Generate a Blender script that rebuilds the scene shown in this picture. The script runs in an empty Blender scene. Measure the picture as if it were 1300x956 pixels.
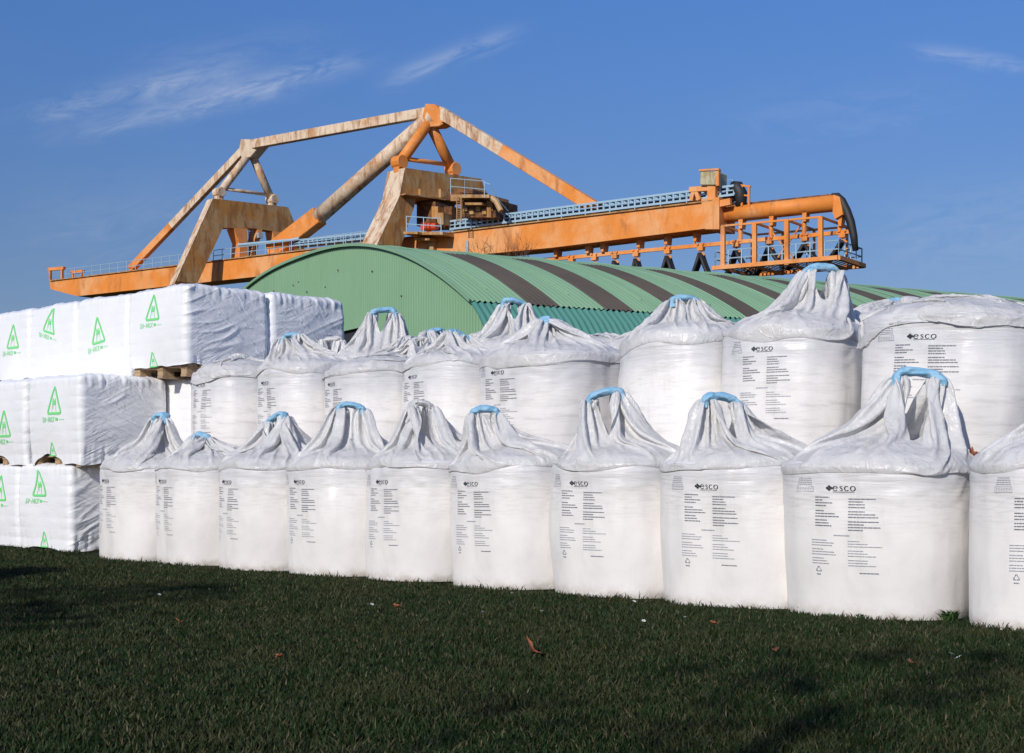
import bpy, math, random
import numpy as np
R_ = math.radians
random.seed(7)
rng = np.random.default_rng(11)
S = bpy.context.scene
COL = S.collection

# ------------------------------------------------------------------ camera constants
F, CX, HZ, EYE = 1800.0, 650.0, 598.0, 0.82
def WP(px, py, D):
    return np.array([(px - CX) / F * D, D, EYE + (HZ - py) / F * D])
# row frame: u along the row of bags (towards the right and near), n away from the viewer
UX, UY, NX, NY = .72, -.695, .695, .72
def UN(u, n, z=0.0):
    return (UX * u + NX * n, UY * u + NY * n, z)

# ------------------------------------------------------------------ noise
def _h(ix, iy, iz, seed):
    n = (ix.astype(np.int64) * 374761393 + iy.astype(np.int64) * 668265263 + iz.astype(np.int64) * 2147483647 + seed * 974634777) & 0xffffffff
    n = ((n ^ (n >> 13)) * 1274126177) & 0xffffffff
    n = ((n ^ (n >> 15)) * 2246822519) & 0xffffffff
    return ((n ^ (n >> 16)) & 0xffffff) / float(0xffffff)
def vn(x, y, z, seed=0):
    x, y, z = np.broadcast_arrays(np.asarray(x, float), np.asarray(y, float), np.asarray(z, float))
    ix, iy, iz = np.floor(x), np.floor(y), np.floor(z)
    fx, fy, fz = x - ix, y - iy, z - iz
    fx, fy, fz = [f * f * (3 - 2 * f) for f in (fx, fy, fz)]
    r = 0
    for dx in (0, 1):
        for dy in (0, 1):
            for dz in (0, 1):
                w = (fx if dx else 1 - fx) * (fy if dy else 1 - fy) * (fz if dz else 1 - fz)
                r = r + w * _h(ix + dx, iy + dy, iz + dz, seed)
    return r * 2 - 1
def sst(a, b, x):
    t = np.clip((np.asarray(x, float) - a) / (b - a), 0, 1)
    return t * t * (3 - 2 * t)

# ------------------------------------------------------------------ object helpers
def mesh_np(name, V, Fc, mat, parent=None, smooth=True, mats=None, midx=None):
    V = np.asarray(V, dtype=np.float32).reshape(-1, 3)
    me = bpy.data.meshes.new(name)
    if isinstance(Fc, np.ndarray):
        k = Fc.shape[1]; nf = len(Fc)
        me.vertices.add(len(V)); me.vertices.foreach_set('co', V.ravel())
        me.loops.add(nf * k); me.loops.foreach_set('vertex_index', Fc.astype(np.int32).ravel())
        me.polygons.add(nf)
        me.polygons.foreach_set('loop_start', np.arange(0, nf * k, k, dtype=np.int32))
        me.polygons.foreach_set('loop_total', np.full(nf, k, dtype=np.int32))
        me.update(calc_edges=True); me.validate()
    else:
        me.from_pydata([tuple(map(float, v)) for v in V], [], Fc); me.update()
    for m in (mats or [mat]): me.materials.append(m)
    if midx is not None: me.polygons.foreach_set('material_index', np.asarray(midx, dtype=np.int32))
    if smooth: me.polygons.foreach_set('use_smooth', np.ones(len(me.polygons), dtype=bool))
    o = bpy.data.objects.new(name, me); COL.objects.link(o)
    if parent: o.parent = parent
    return o
def tag(o, label=None, cat=None, group=None, kind=None):
    if label: o['label'] = label
    if cat: o['category'] = cat
    if group: o['group'] = group
    if kind: o['kind'] = kind
    return o
def empty(name, loc, rz=0.0, scale=(1, 1, 1)):
    o = bpy.data.objects.new(name, None); COL.objects.link(o)
    o.location = loc; o.rotation_euler = (0, 0, rz); o.scale = scale; o.empty_display_size = .2
    return o

class MB:
    def __init__(s): s.V = []; s.F = []
    def add(s, V, Fc):
        b = len(s.V); s.V += [tuple(map(float, v)) for v in V]; s.F += [tuple(i + b for i in f) for f in Fc]
    def box(s, c, ax, ay, az):
        c = np.array(c, float); ax, ay, az = [np.array(a, float) for a in (ax, ay, az)]
        V = [c + i * ax + j * ay + k * az for k in (-1, 1) for j in (-1, 1) for i in (-1, 1)]
        s.add(V, [(0, 2, 3, 1), (4, 5, 7, 6), (0, 1, 5, 4), (2, 6, 7, 3), (0, 4, 6, 2), (1, 3, 7, 5)])
    def beam(s, p, q, w, h, side=None):
        p, q = np.array(p, float), np.array(q, float); d = q - p; L = np.linalg.norm(d); d /= L
        up = np.array([0, 0, 1.]) if abs(d[2]) < .95 else np.array([-.569, -.822, 0])
        a = np.cross(d, up) if side is None else np.array(side, float); a -= d * np.dot(a, d); a /= np.linalg.norm(a)
        b = np.cross(a, d)
        s.box((p + q) / 2, d * L / 2, a * w / 2, b * h / 2)
    def tube(s, pts, r, n=10, caps=True):
        pts = [np.array(p, float) for p in pts]; rs = r if hasattr(r, '__len__') else [r] * len(pts)
        V = []; Fc = []
        ref = None
        for i, p in enumerate(pts):
            d = pts[min(i + 1, len(pts) - 1)] - pts[max(i - 1, 0)]; d /= (np.linalg.norm(d) + 1e-9)
            if ref is None: ref = np.array([0, 0, 1.]) if abs(d[2]) < .9 else np.array([1., 0, 0])
            a = ref - d * np.dot(ref, d); a /= (np.linalg.norm(a) + 1e-9); b = np.cross(d, a); ref = a
            for k in range(n):
                t = 2 * math.pi * k / n; V.append(p + rs[i] * (a * math.cos(t) + b * math.sin(t)))
        for i in range(len(pts) - 1):
            for k in range(n):
                k2 = (k + 1) % n; Fc.append((i * n + k, i * n + k2, (i + 1) * n + k2, (i + 1) * n + k))
        if caps:
            Fc.append(tuple(range(n))[::-1]); Fc.append(tuple((len(pts) - 1) * n + k for k in range(n)))
        s.add(V, Fc)
    def prism(s, poly, ext):
        n = len(poly); e = np.array(ext, float); P = [np.array(p, float) for p in poly]
        V = P + [p + e for p in P]
        s.add(V, [tuple(range(n)), tuple(range(2 * n - 1, n - 1, -1))] + [(i, i + n, (i + 1) % n + n, (i + 1) % n) for i in range(n)])
    def build(s, name, mat, parent=None, smooth=False, bevel=0):
        o = mesh_np(name, s.V, s.F, mat, parent, smooth)
        if bevel:
            m = o.modifiers.new('edge', 'BEVEL'); m.width = bevel; m.segments = 1; m.limit_method = 'ANGLE'
        return o

# ------------------------------------------------------------------ materials
class NT:
    def __init__(s, name):
        s.m = bpy.data.materials.new(name); s.m.use_nodes = True; s.t = s.m.node_tree; s.b = s.t.nodes['Principled BSDF']
        s.out = s.t.nodes['Material Output']
    def n(s, typ, **kw):
        nd = s.t.nodes.new(typ)
        for k, v in kw.items():
            if k in nd.inputs.keys(): nd.inputs[k].default_value = v
            else: setattr(nd, k, v)
        return nd
    def l(s, a, b): s.t.links.new(a, b)
    def obj(s, scale=(1, 1, 1), rot=(0, 0, 0)):
        tc = s.n('ShaderNodeTexCoord'); mp = s.n('ShaderNodeMapping'); mp.inputs['Scale'].default_value = scale; mp.inputs['Rotation'].default_value = rot
        s.l(tc.outputs['Object'], mp.inputs['Vector']); return mp.outputs['Vector']
    def noise(s, vec, sc, det=4, rough=.55, dist=0):
        nd = s.n('ShaderNodeTexNoise'); nd.inputs['Scale'].default_value = sc; nd.inputs['Detail'].default_value = det
        nd.inputs['Roughness'].default_value = rough; nd.inputs['Distortion'].default_value = dist
        s.l(vec, nd.inputs['Vector']); return nd.outputs['Fac']
    def ramp(s, fac, stops):
        r = s.n('ShaderNodeValToRGB'); e = r.color_ramp.elements
        while len(e) < len(stops): e.new(.5)
        for i, (p, c) in enumerate(stops):
            e[i].position = p; e[i].color = (c, c, c, 1) if not hasattr(c, '__len__') else (*c, 1)
        s.l(fac, r.inputs['Fac']); return r.outputs['Color']
    def mix(s, fac, a, b, mode='MIX'):
        m = s.n('ShaderNodeMix'); m.data_type = 'RGBA'; m.blend_type = mode
        for sock, v in ((m.inputs[0], fac), (m.inputs[6], a), (m.inputs[7], b)):
            if hasattr(v, 'links'): s.l(v, sock)
            elif hasattr(v, '__len__'): sock.default_value = (*v, 1)
            else: sock.default_value = v
        return m.outputs[2]
    def bump(s, h, strength, dist, prev=None):
        b = s.n('ShaderNodeBump'); b.inputs['Strength'].default_value = strength; b.inputs['Distance'].default_value = dist
        s.l(h, b.inputs['Height'])
        if prev is not None: s.l(prev, b.inputs['Normal'])
        return b.outputs['Normal']
    def set(s, color=None, rough=None, normal=None, **kw):
        for k, v in (('Base Color', color), ('Roughness', rough), ('Normal', normal)):
            if v is None: continue
            if hasattr(v, 'links'): s.l(v, s.b.inputs[k])
            else: s.b.inputs[k].default_value = (*v, 1) if hasattr(v, '__len__') else v
        for k, v in kw.items(): s.b.inputs[k.replace('_', ' ')].default_value = v
        return s.m
def plain(name, c, rough=.6, **kw):
    t = NT(name); return t.set(c, rough, **kw)

def mat_body(name='woven_bag_filled', drop=0.0, wr_=.7):
    t = NT(name); v = t.obj()
    big = t.noise(v, 3.0, 4); fine = t.noise(t.obj((9, 9, 60)), 1.0, 3); vert = t.noise(t.obj((14, 14, 1.5)), 1.0, 3)
    col = t.mix(t.ramp(big, [(.35, 0.), (.7, 1.)]), (.86, .835, .81), (.80, .775, .755))
    # grey horizontal streaks, stronger towards the upper part
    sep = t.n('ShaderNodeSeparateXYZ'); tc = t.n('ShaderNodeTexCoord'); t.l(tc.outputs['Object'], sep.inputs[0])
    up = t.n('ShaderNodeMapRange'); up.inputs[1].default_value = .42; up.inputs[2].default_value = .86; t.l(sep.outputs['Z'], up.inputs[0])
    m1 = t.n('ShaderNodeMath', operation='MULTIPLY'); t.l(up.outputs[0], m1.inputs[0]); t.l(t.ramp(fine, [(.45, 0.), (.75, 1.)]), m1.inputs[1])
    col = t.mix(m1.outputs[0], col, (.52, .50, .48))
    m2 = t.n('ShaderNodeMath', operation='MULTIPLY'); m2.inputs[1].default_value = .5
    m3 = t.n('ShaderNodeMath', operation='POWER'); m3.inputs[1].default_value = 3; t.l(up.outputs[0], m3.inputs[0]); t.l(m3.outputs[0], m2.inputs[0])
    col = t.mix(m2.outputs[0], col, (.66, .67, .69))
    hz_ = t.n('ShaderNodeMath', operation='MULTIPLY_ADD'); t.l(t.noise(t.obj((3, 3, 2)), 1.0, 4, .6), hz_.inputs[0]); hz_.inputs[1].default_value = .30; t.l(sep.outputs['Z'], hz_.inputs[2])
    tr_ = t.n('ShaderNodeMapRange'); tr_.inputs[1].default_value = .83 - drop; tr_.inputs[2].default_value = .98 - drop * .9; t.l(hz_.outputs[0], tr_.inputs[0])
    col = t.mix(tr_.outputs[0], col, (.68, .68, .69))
    # brownish dirt at the foot
    lo = t.n('ShaderNodeMapRange'); lo.inputs[1].default_value = .10; lo.inputs[2].default_value = 0.0; t.l(sep.outputs['Z'], lo.inputs[0])
    m4 = t.n('ShaderNodeMath', operation='MULTIPLY'); t.l(lo.outputs[0], m4.inputs[0]); t.l(t.ramp(t.noise(v, 14, 5), [(.4, 0.), (.7, .75)]), m4.inputs[1])
    col = t.mix(m4.outputs[0], col, (.42, .34, .26))
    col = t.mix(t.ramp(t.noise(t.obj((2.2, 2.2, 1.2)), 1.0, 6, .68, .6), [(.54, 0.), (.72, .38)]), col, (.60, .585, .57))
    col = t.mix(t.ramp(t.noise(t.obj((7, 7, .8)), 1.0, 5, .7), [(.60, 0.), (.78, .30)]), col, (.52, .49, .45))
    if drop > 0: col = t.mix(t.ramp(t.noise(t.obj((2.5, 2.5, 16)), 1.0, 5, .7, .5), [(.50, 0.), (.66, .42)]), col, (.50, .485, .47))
    nb = t.bump(vert, .40, .007); wr = t.n('ShaderNodeMath', operation='MULTIPLY'); t.l(m3.outputs[0], wr.inputs[0]); t.l(t.noise(t.obj((3, 3, 30)), 1.0, 5, .65, .6), wr.inputs[1])
    nb = t.bump(wr.outputs[0], wr_, .016, nb); nb = t.bump(t.noise(t.obj((5, 5, 9)), 1.0, 3, .5), .25, .01, nb)
    return t.set(col, .36, nb, Specular_IOR_Level=.5)
def mat_skirt():
    t = NT('woven_bag_slack'); v = t.obj()
    col = t.mix(t.ramp(t.noise(v, 5, 5), [(.35, 0.), (.7, 1.)]), (.86, .86, .865), (.76, .755, .75))
    col = t.mix(t.ramp(t.noise(v, 16, 6, .7), [(.55, 0.), (.78, .55)]), col, (.46, .43, .39))
    col = t.mix(t.ramp(t.noise(t.obj((5, 5, 1.6)), 1.0, 6, .7, .5), [(.53, 0.), (.74, .45)]), col, (.52, .49, .45))
    vo = t.n('ShaderNodeTexVoronoi'); vo.inputs['Scale'].default_value = 10; dn = t.n('ShaderNodeTexNoise'); dn.inputs['Scale'].default_value = 6; t.l(v, dn.inputs['Vector'])
    dv = t.mix(.12, v, dn.outputs['Color'], 'ADD'); t.l(dv, vo.inputs['Vector'])
    nb = t.bump(t.noise(v, 26, 4, .6, .8), .35, .005); nb = t.bump(vo.outputs['Distance'], .35, .012, nb)
    cr = t.ramp(t.noise(v, 5.5, 3, .55, 1.6), [(.44, 0.), (.5, 1.), (.56, 0.)]); cr2 = t.ramp(t.noise(t.obj((9, 9, 4)), 1.0, 3, .55, 1.3), [(.45, 0.), (.5, 1.), (.55, 0.)])
    nb = t.bump(cr, .35, .006, nb); nb = t.bump(cr2, .30, .005, nb)
    t.set(col, .34, nb, Specular_IOR_Level=.5)
    tr = t.n('ShaderNodeBsdfTranslucent'); tr.inputs['Color'].default_value = (.80, .79, .77, 1)
    mx = t.n('ShaderNodeMixShader'); mx.inputs[0].default_value = .30
    t.l(t.b.outputs[0], mx.inputs[1]); t.l(tr.outputs[0], mx.inputs[2]); t.l(mx.outputs[0], t.out.inputs['Surface'])
    return t.m
def mat_blue():
    t = NT('blue_sleeve'); v = t.obj()
    col = t.mix(t.ramp(t.noise(v, 14, 4), [(.35, 0.), (.7, 1.)]), (.20, .46, .68), (.34, .56, .72))
    return t.set(col, .6, t.bump(t.noise(v, 55, 4, .6, 1.2), .8, .006))
def mat_film():
    t = NT('white_stretch_film'); v = t.obj()
    col = t.mix(t.ramp(t.noise(v, 4, 4), [(.35, 0.), (.7, 1.)]), (.88, .885, .895), (.84, .85, .865))
    tc = t.n('ShaderNodeTexCoord'); hs = []
    for rot, sc, dist in (((R_(24), 0, 0), (.55, .55, .075), .7), ((R_(-30), R_(12), 0), (.6, .6, .10), .9), ((R_(70), 0, 0), (.3, .12, .03), .5)):
        mp = t.n('ShaderNodeMapping'); mp.vector_type = 'TEXTURE'; mp.inputs['Rotation'].default_value = rot; mp.inputs['Scale'].default_value = sc; t.l(tc.outputs['Object'], mp.inputs['Vector'])
        hs.append(t.ramp(t.noise(mp.outputs['Vector'], 1.0, 2, .45, dist), [(.40, 0.), (.5, 1.), (.60, 0.)]))
    msk = t.ramp(t.noise(v, 2.6, 2), [(.42, 0.), (.6, 1.)])
    sp_ = t.n('ShaderNodeSeparateXYZ'); t.l(tc.outputs['Object'], sp_.inputs[0]); fm = t.n('ShaderNodeMapRange'); fm.inputs[1].default_value = -.47; fm.inputs[2].default_value = -.38; fm.inputs[3].default_value = .12; t.l(sp_.outputs['Y'], fm.inputs[0])
    a1 = t.n('ShaderNodeMath', operation='MULTIPLY'); t.l(fm.outputs[0], a1.inputs[0]); t.l(t.mix(msk, hs[1], hs[0]), a1.inputs[1])
    a2 = t.n('ShaderNodeMath', operation='MULTIPLY'); t.l(fm.outputs[0], a2.inputs[0]); t.l(hs[2], a2.inputs[1])
    nb = t.bump(a1.outputs[0], .38, .014); nb = t.bump(a2.outputs[0], .12, .006, nb); nb = t.bump(t.noise(v, 4, 2), .3, .012, nb)
    return t.set(col, .30, nb, Specular_IOR_Level=.5)
def paint(name, base, fade, rust, amt_fade=.5, amt_rust=.4, sc=.35, streak=3.0):
    t = NT(name)
    n1 = t.noise(t.obj((sc, sc, sc)), 1.0, 8, .65, .4); n2 = t.noise(t.obj((sc * streak, sc * streak, sc * .8)), 1.0, 8, .7, .5)
    n3 = t.noise(t.obj((sc * 5, sc * 5, sc * 2)), 1.0, 6, .7)
    col = t.mix(t.ramp(n1, [(.52 - amt_fade * .25, 0.), (.66 - amt_fade * .22, 1.)]), base, fade)
    col = t.mix(t.ramp(n2, [(.62 - amt_rust * .2, 0.), (.74 - amt_rust * .15, .9)]), col, rust)
    col = t.mix(t.ramp(n3, [(.45, 0.), (.8, .5)]), col, tuple(.7 * c for c in base))
    return t.set(col, .55, t.bump(n3, .2, .03), Specular_IOR_Level=.3)
def corr(name, c1, c2, rough=.5):
    t = NT(name); v = t.obj()
    col = t.mix(t.ramp(t.noise(v, .35, 6, .65), [(.35, 0.), (.7, 1.)]), c1, c2)
    col = t.mix(t.ramp(t.noise(t.obj((3, 3, .25)), 1.0, 5, .7), [(.58, 0.), (.8, .5)]), col, tuple(x * .62 for x in c1))
    return t.set(col, rough, t.bump(t.noise(v, 2, 4), .1, .02), Specular_IOR_Level=.3)
def mat_grass():
    t = NT('grass_blades')
    geo = t.n('ShaderNodeNewGeometry'); v = t.obj()
    c = t.ramp(geo.outputs['Random Per Island'], [(0., (.010, .027, .006)), (.45, (.016, .036, .009)), (.74, (.027, .042, .013)), (.88, (.058, .052, .026)), (1., (.13, .11, .062))])
    patch = t.ramp(t.noise(v, 1.3, 5, .6), [(.46, 0.), (.60, 1.)])
    c = t.mix(patch, c, t.mix(.35, c, (.060, .056, .024)))
    t.set(c, .6, None, Specular_IOR_Level=.15)
    return t.m
def mat_ground():
    t = NT('lawn_soil'); v = t.obj()
    c = t.ramp(t.noise(v, 9, 8, .7), [(.3, (.012, .019, .006)), (.55, (.020, .030, .010)), (.75, (.036, .032, .016))])
    return t.set(c, .9, t.bump(t.noise(v, 40, 4), .6, .02), Specular_IOR_Level=.1)
def mat_wood():
    t = NT('pallet_timber'); v = t.obj((3, 22, 22))
    c = t.ramp(t.noise(v, 1.4, 6, .6), [(.3, (.30, .19, .10)), (.7, (.52, .37, .22))])
    return t.set(c, .75, t.bump(t.noise(v, 4, 4), .3, .003))

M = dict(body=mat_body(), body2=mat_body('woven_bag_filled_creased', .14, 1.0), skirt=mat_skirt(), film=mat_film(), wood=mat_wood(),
    blue=mat_blue(), ink0=plain('printed_logo_ink', (.03, .035, .05), .6), ink=plain('printed_ink', (.20, .21, .24), .6), ink2=plain('printed_small_type', (.40, .415, .45), .6),
    green_ink=plain('green_print', (.20, .76, .25), .5), green_ink2=plain('green_print_faded', (.42, .82, .46), .5),
    orange=paint('orange_crane_paint', (.78, .26, .045), (.80, .38, .15), (.38, .14, .045), .30, .40, .3),
    faded=paint('weathered_orange_paint', (.62, .30, .11), (.74, .60, .44), (.34, .15, .06), .9, .75, .5),
    mustard=paint('rusty_ochre_paint', (.50, .235, .06), (.50, .33, .16), (.26, .12, .045), .5, .8, .55),
    dark=plain('black_rubber', (.018, .018, .02), .6), mach=paint('dark_machinery', (.09, .042, .02), (.26, .11, .035), (.04, .022, .014), .4, .5, 1.5),
    galv=plain('galvanised_steel', (.34, .50, .62), .45, Metallic=.1), red=plain('red_motor_paint', (.65, .07, .02), .5),
    grey=plain('grey_cabinet', (.42, .44, .42), .6), box=paint('mossy_cabinet', (.42, .36, .20), (.50, .46, .30), (.28, .16, .05), .6, .7, 1.6),
    green=corr('green_sheet', (.21, .37, .215), (.235, .40, .24)), green_roof=corr('green_roof_sheet', (.22, .39, .235), (.25, .42, .265)),
    teal=corr('teal_lower_sheet', (.085, .255, .21), (.10, .28, .23)), brown=corr('dark_weathered_sheet', (.085, .072, .060), (.12, .098, .080), .75),
    black=plain('dark_door_sheet', (.035, .035, .04), .6), bark=plain('thin_bark', (.16, .09, .06), .85),
    leaf=plain('dry_leaf', (.30, .10, .045), .7), weed=plain('weed_leaves', (.04, .09, .02), .6), petal=plain('white_petals', (.8, .8, .78), .6), yolk=plain('flower_centre', (.7, .5, .05), .6),
    grass=mat_grass(), ground=mat_ground())

# ------------------------------------------------------------------ ground and grass
gm = MB(); gm.add([(-3000, -200, 0), (3000, -200, 0), (3000, 6000, 0), (-3000, 6000, 0)], [(0, 1, 2, 3)])
tag(gm.build('ground', M['ground']), kind='structure')

def grass():
    nb = 430000
    D = 3.4 + (rng.random(nb) ** 1.25) * 13.5
    X = (rng.random(nb) - .5) * (0.86 * D + 1.6)
    n = NX * X + NY * D; u = UX * X + UY * D
    kk = (X - 2.163) * .675 + (D - 8.30) * .737
    keep = np.where(u > -12.6, kk < -.43, n < 7.13)
    # bare shoulder beneath bags; keep blades under the edge sparse
    D, X = D[keep], X[keep]; k = len(D)
    cl = vn(X * 7, D * 7, 0 * X, 3) * .5 + vn(X * 2, D * 2, 0 * X, 4) * .5
    h = (.016 + .013 * rng.random(k)) * (1 + .55 * cl) * (1 + .5 * (rng.random(k) > .96)); w = .0022 + .0016 * rng.random(k) + .0002 * np.maximum(D - 6, 0)
    kd = -.43 - ((X - 2.163) * .675 + (D - 8.30) * .737); h = h * (1 + 1.3 * np.exp(-np.clip(kd, 0, 5) / .05) * rng.random(k) ** 1.5)
    th = rng.random(k) * 6.283; ln = (.15 + .75 * rng.random(k)) * h * 1.2; la = rng.random(k) * 6.283
    cx, sx = np.cos(th) * w, np.sin(th) * w
    B = np.stack([X, D, np.zeros(k)], 1)
    a = B + np.stack([-cx, -sx, 0 * h], 1); b = B + np.stack([cx, sx, 0 * h], 1)
    mid = B + np.stack([np.cos(la) * ln * .35, np.sin(la) * ln * .35, h * .6], 1)
    c = mid + np.stack([cx * .7, sx * .7, 0 * h], 1); d = mid + np.stack([-cx * .7, -sx * .7, 0 * h], 1)
    tip = B + np.stack([np.cos(la) * ln, np.sin(la) * ln, h], 1)
    V = np.stack([a, b, c, d, tip], 1).reshape(-1, 3)
    o = np.arange(k)[:, None] * 5
    T = np.concatenate([o + np.array([[0, 1, 2]]), o + np.array([[0, 2, 3]]), o + np.array([[3, 2, 4]])], 1).reshape(-1, 3)
    g = mesh_np('grass', V, T, M['grass'], None, False)
    tag(g, 'short dark green mown grass with dry tips in front of the white bags', 'grass', kind='stuff')
grass()

# ------------------------------------------------------------------ bulk bags
RB = .5
def base_r(th, z):
    p = 2.5
    se = (np.abs(np.cos(th)) ** p + np.abs(np.sin(th)) ** p) ** (-1 / p)
    prof = .972 + .012 * sst(0, .05, z) + .018 * sst(.05, .4, z) - .012 * sst(.5, .8, z) - .035 * sst(.81, .885, z)
    return RB * se * prof * .965
def body_pt(th, z, seed, off=0.0):
    r = base_r(th, z); c, s = np.cos(th), np.sin(th)
    r = r + .019 * vn(c * 1.6, s * 1.6, z * 2.2, seed) + .0075 * vn(c * 5.5, s * 5.5, z * 1.1, seed + 1) * sst(-.1, .35, z)
    wz = sst(.42, .8, z)
    r = r + .0032 * wz * vn(c * 2.2, s * 2.2, z * 20 + 3 * vn(c * 2, s * 2, z, seed + 5), seed + 2) + .0016 * vn(c * 9, s * 9, z * 9, seed + 3)
    r = r + .006 * wz * vn(c * 5, s * 5, z * 6, seed + 7)
    r = r + off
    lean = .03 * vn(0, 0, seed * 1.7, 9)
    return np.stack([r * c + lean * z, r * s, z + 0 * r], -1)
def body_mesh(seed):
    nt, nz = 176, 66
    th = np.linspace(0, 2 * math.pi, nt, endpoint=False); z = np.concatenate([[0.0], np.linspace(.006, .875, nz - 1)])
    T, Z = np.meshgrid(th, z)
    P = body_pt(T, Z, seed)
    P[0, :, :2] *= .995
    rings = [P]
    for k, f in enumerate((.9, .7, .4, .08)):
        q = P[-1].copy(); q[:, :2] *= f; q[:, 2] = .875 + .09 * (1 - f * f); rings.append(q[None])
    P = np.concatenate(rings, 0); nr = P.shape[0]
    i, j = np.meshgrid(np.arange(nr - 1), np.arange(nt), indexing='ij'); j2 = (j + 1) % nt
    Fq = np.stack([i * nt + j, i * nt + j2, (i + 1) * nt + j2, (i + 1) * nt + j], -1).reshape(-1, 4)
    return P.reshape(-1, 3), Fq

# -- slack top fabric: position based cloth, all bags at once.
NTH, NRW = 168, 50
def simulate(specs):
    B = len(specs)
    th = np.linspace(0, 2 * math.pi, NTH, endpoint=False)
    L = np.array([s['L'] for s in specs]); dz = L / (NRW - 1)
    P = np.zeros((B, NRW, NTH, 3)); z0 = .845
    r0 = base_r(th, np.full(NTH, z0)) + .004
    zs = [z0 + (.040 if specs[b]['z'] == 0 else .065) * vn(np.cos(th) * 1.6, np.sin(th) * 1.6, 0 * th, 500 + b) - (.01 if specs[b]['z'] == 0 else .035) for b in range(B)]
    rb = np.zeros((B, NTH))
    for b, s in enumerate(specs):
        bp = body_pt(th, zs[b], 100 + 10 * (b % 9), .0035); r0b = np.hypot(bp[:, 0], bp[:, 1]); rb[b] = r0b
        rr = r0b[None, :] * (1 + 0 * np.arange(NRW)[:, None])
        P[b, :, :, 0] = rr * np.cos(th); P[b, :, :, 1] = rr * np.sin(th)
        P[b, :, :, 2] = zs[b][None, :] + np.arange(NRW)[:, None] * dz[b]
    rest_h = np.zeros(NTH)
    # targets for the gathered top ring
    tgt = np.zeros((B, NTH, 3)); cm = np.ones((B, NRW, NTH))
    for b, s in enumerate(specs):
        ax = s['ax']; rel = (th - ax + math.pi) % (2 * math.pi) - math.pi
        right = np.abs(rel) <= math.pi / 2
        al = np.where(right, rel, (th - ax) % (2 * math.pi) - math.pi)
        g = s['gap'] / 2; dirx = np.array([math.cos(ax), math.sin(ax)])
        cx = s['hx'] + np.where(right, g, -g) * dirx[0]; cy = s['hy'] + np.where(right, g, -g) * dirx[1]
        nf = 3 + (b * 7) % 3; ph = b * 1.3; zig = 2 / math.pi * np.arcsin(np.sin(al * nf * 1.0 + ph + .5 * np.sin(al * 2.3 + b)))
        ew = np.where(right, al, -al) / (math.pi / 2) * .042; amp = .040 * (1 + .25 * np.sin(al * 2 + b))
        tgt[b, :, 0] = cx + dirx[0] * amp * zig - dirx[1] * ew; tgt[b, :, 1] = cy + dirx[1] * amp * zig + dirx[0] * ew
        tgt[b, :, 2] = s['hz'] + np.where(right, s.get('dr', 0), 0)
        sl = int(s['slit'] / dz[b])
        idx = np.nonzero(right != np.roll(right, -1))[0]
        cm[b, NRW - sl:, idx] = 0
    pinp = P[:, 0].copy()
    nx = np.roll(P[0, 0], -1, 0); rest_h = np.linalg.norm(nx - P[0, 0], axis=1)
    rest_h = rest_h[None, None, :] * np.ones((B, NRW, 1))
    rest_v = dz[:, None, None] * np.ones((1, NRW - 1, NTH))
    ct, st_ = np.cos(th)[None], np.sin(th)[None]; rw = np.arange(NRW)[:, None] / NRW
    z_front = [s['z'] == 0 for s in specs]; rough = [s['rough'] for s in specs]; rg = np.array(rough)[:, None, None]
    d_t = np.sqrt((pinp[:, :, 0] - tgt[:, :, 0]) ** 2 + (pinp[:, :, 1] - tgt[:, :, 1]) ** 2 + (z0 - tgt[:, :, 2]) ** 2)
    for b in range(B):      # uneven cloth: some strips longer, some patches stretched
        sk = specs[b].get('slack', .05)
        rest_v[b] = (d_t[b] * (1.0 + sk + (.09 if z_front[b] else .13) * np.clip(vn(ct * 1.3, st_ * 1.3, 0 * ct, 300 + b) - .05, 0, 1)) / (NRW - 1)) * (1 + .08 * rough[b] * vn(ct * 4, st_ * 4, rw[:-1] * 7, 330 + b))
        rest_h[b] *= 1 + .10 * rough[b] * vn(ct * 4, st_ * 4, rw * 7, 360 + b)
    rest_d = np.sqrt(rest_h[:, :-1] ** 2 + rest_v ** 2)
    w = np.ones((1, NRW, NTH)); w[:, 0] = 0; w[:, 1] = .3; w[:, -1] = 0
    w = w * np.ones((B, 1, 1))
    lr = np.random.default_rng(5)
    nzv = np.stack([vn(np.cos(th)[None] * 7, np.sin(th)[None] * 7, np.arange(NRW)[:, None] * .12, 40 + b) for b in range(B)])
    nz2 = np.stack([vn(np.cos(th)[None] * 2.5, np.sin(th)[None] * 2.5, np.arange(NRW)[:, None] * .25, 80 + b) for b in range(B)])
    P[:, 2:-1, :, 0] += ((nzv * .005 + nz2 * .075) * np.cos(th))[:, 2:-1]; P[:, 2:-1, :, 1] += ((nzv * .005 + nz2 * .075) * np.sin(th))[:, 2:-1]
    start = P[:, -1].copy(); pin0 = P[:, 0].copy()
    Q = P.copy()
    def con(A, C, wa, wc, rest, k, mask=None, comp=1.0):
        d = C - A; l = np.sqrt((d * d).sum(-1)) + 1e-9
        e = (l - rest) / l; 
        if comp < 1: e = np.where(e < 0, e * comp, e)
        e = e * k / (wa + wc + 1e-9)
        if mask is not None: e = e * mask
        d = d * e[..., None]
        A += d * wa[..., None]; C -= d * wc[..., None]
    def hpass(k):
        for par in (0, 1):
            if par: X = np.roll(P, -1, 2); W = np.roll(w, -1, 2); RH = np.roll(rest_h, -1, 2); CM = np.roll(cm, -1, 2)
            else: X, W, RH, CM = P, w, rest_h, cm
            con(X[:, :, 0::2], X[:, :, 1::2], W[:, :, 0::2], W[:, :, 1::2], RH[:, :, 0::2], k, CM[:, :, 0::2])
            if par: P[...] = np.roll(X, 1, 2)
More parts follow.
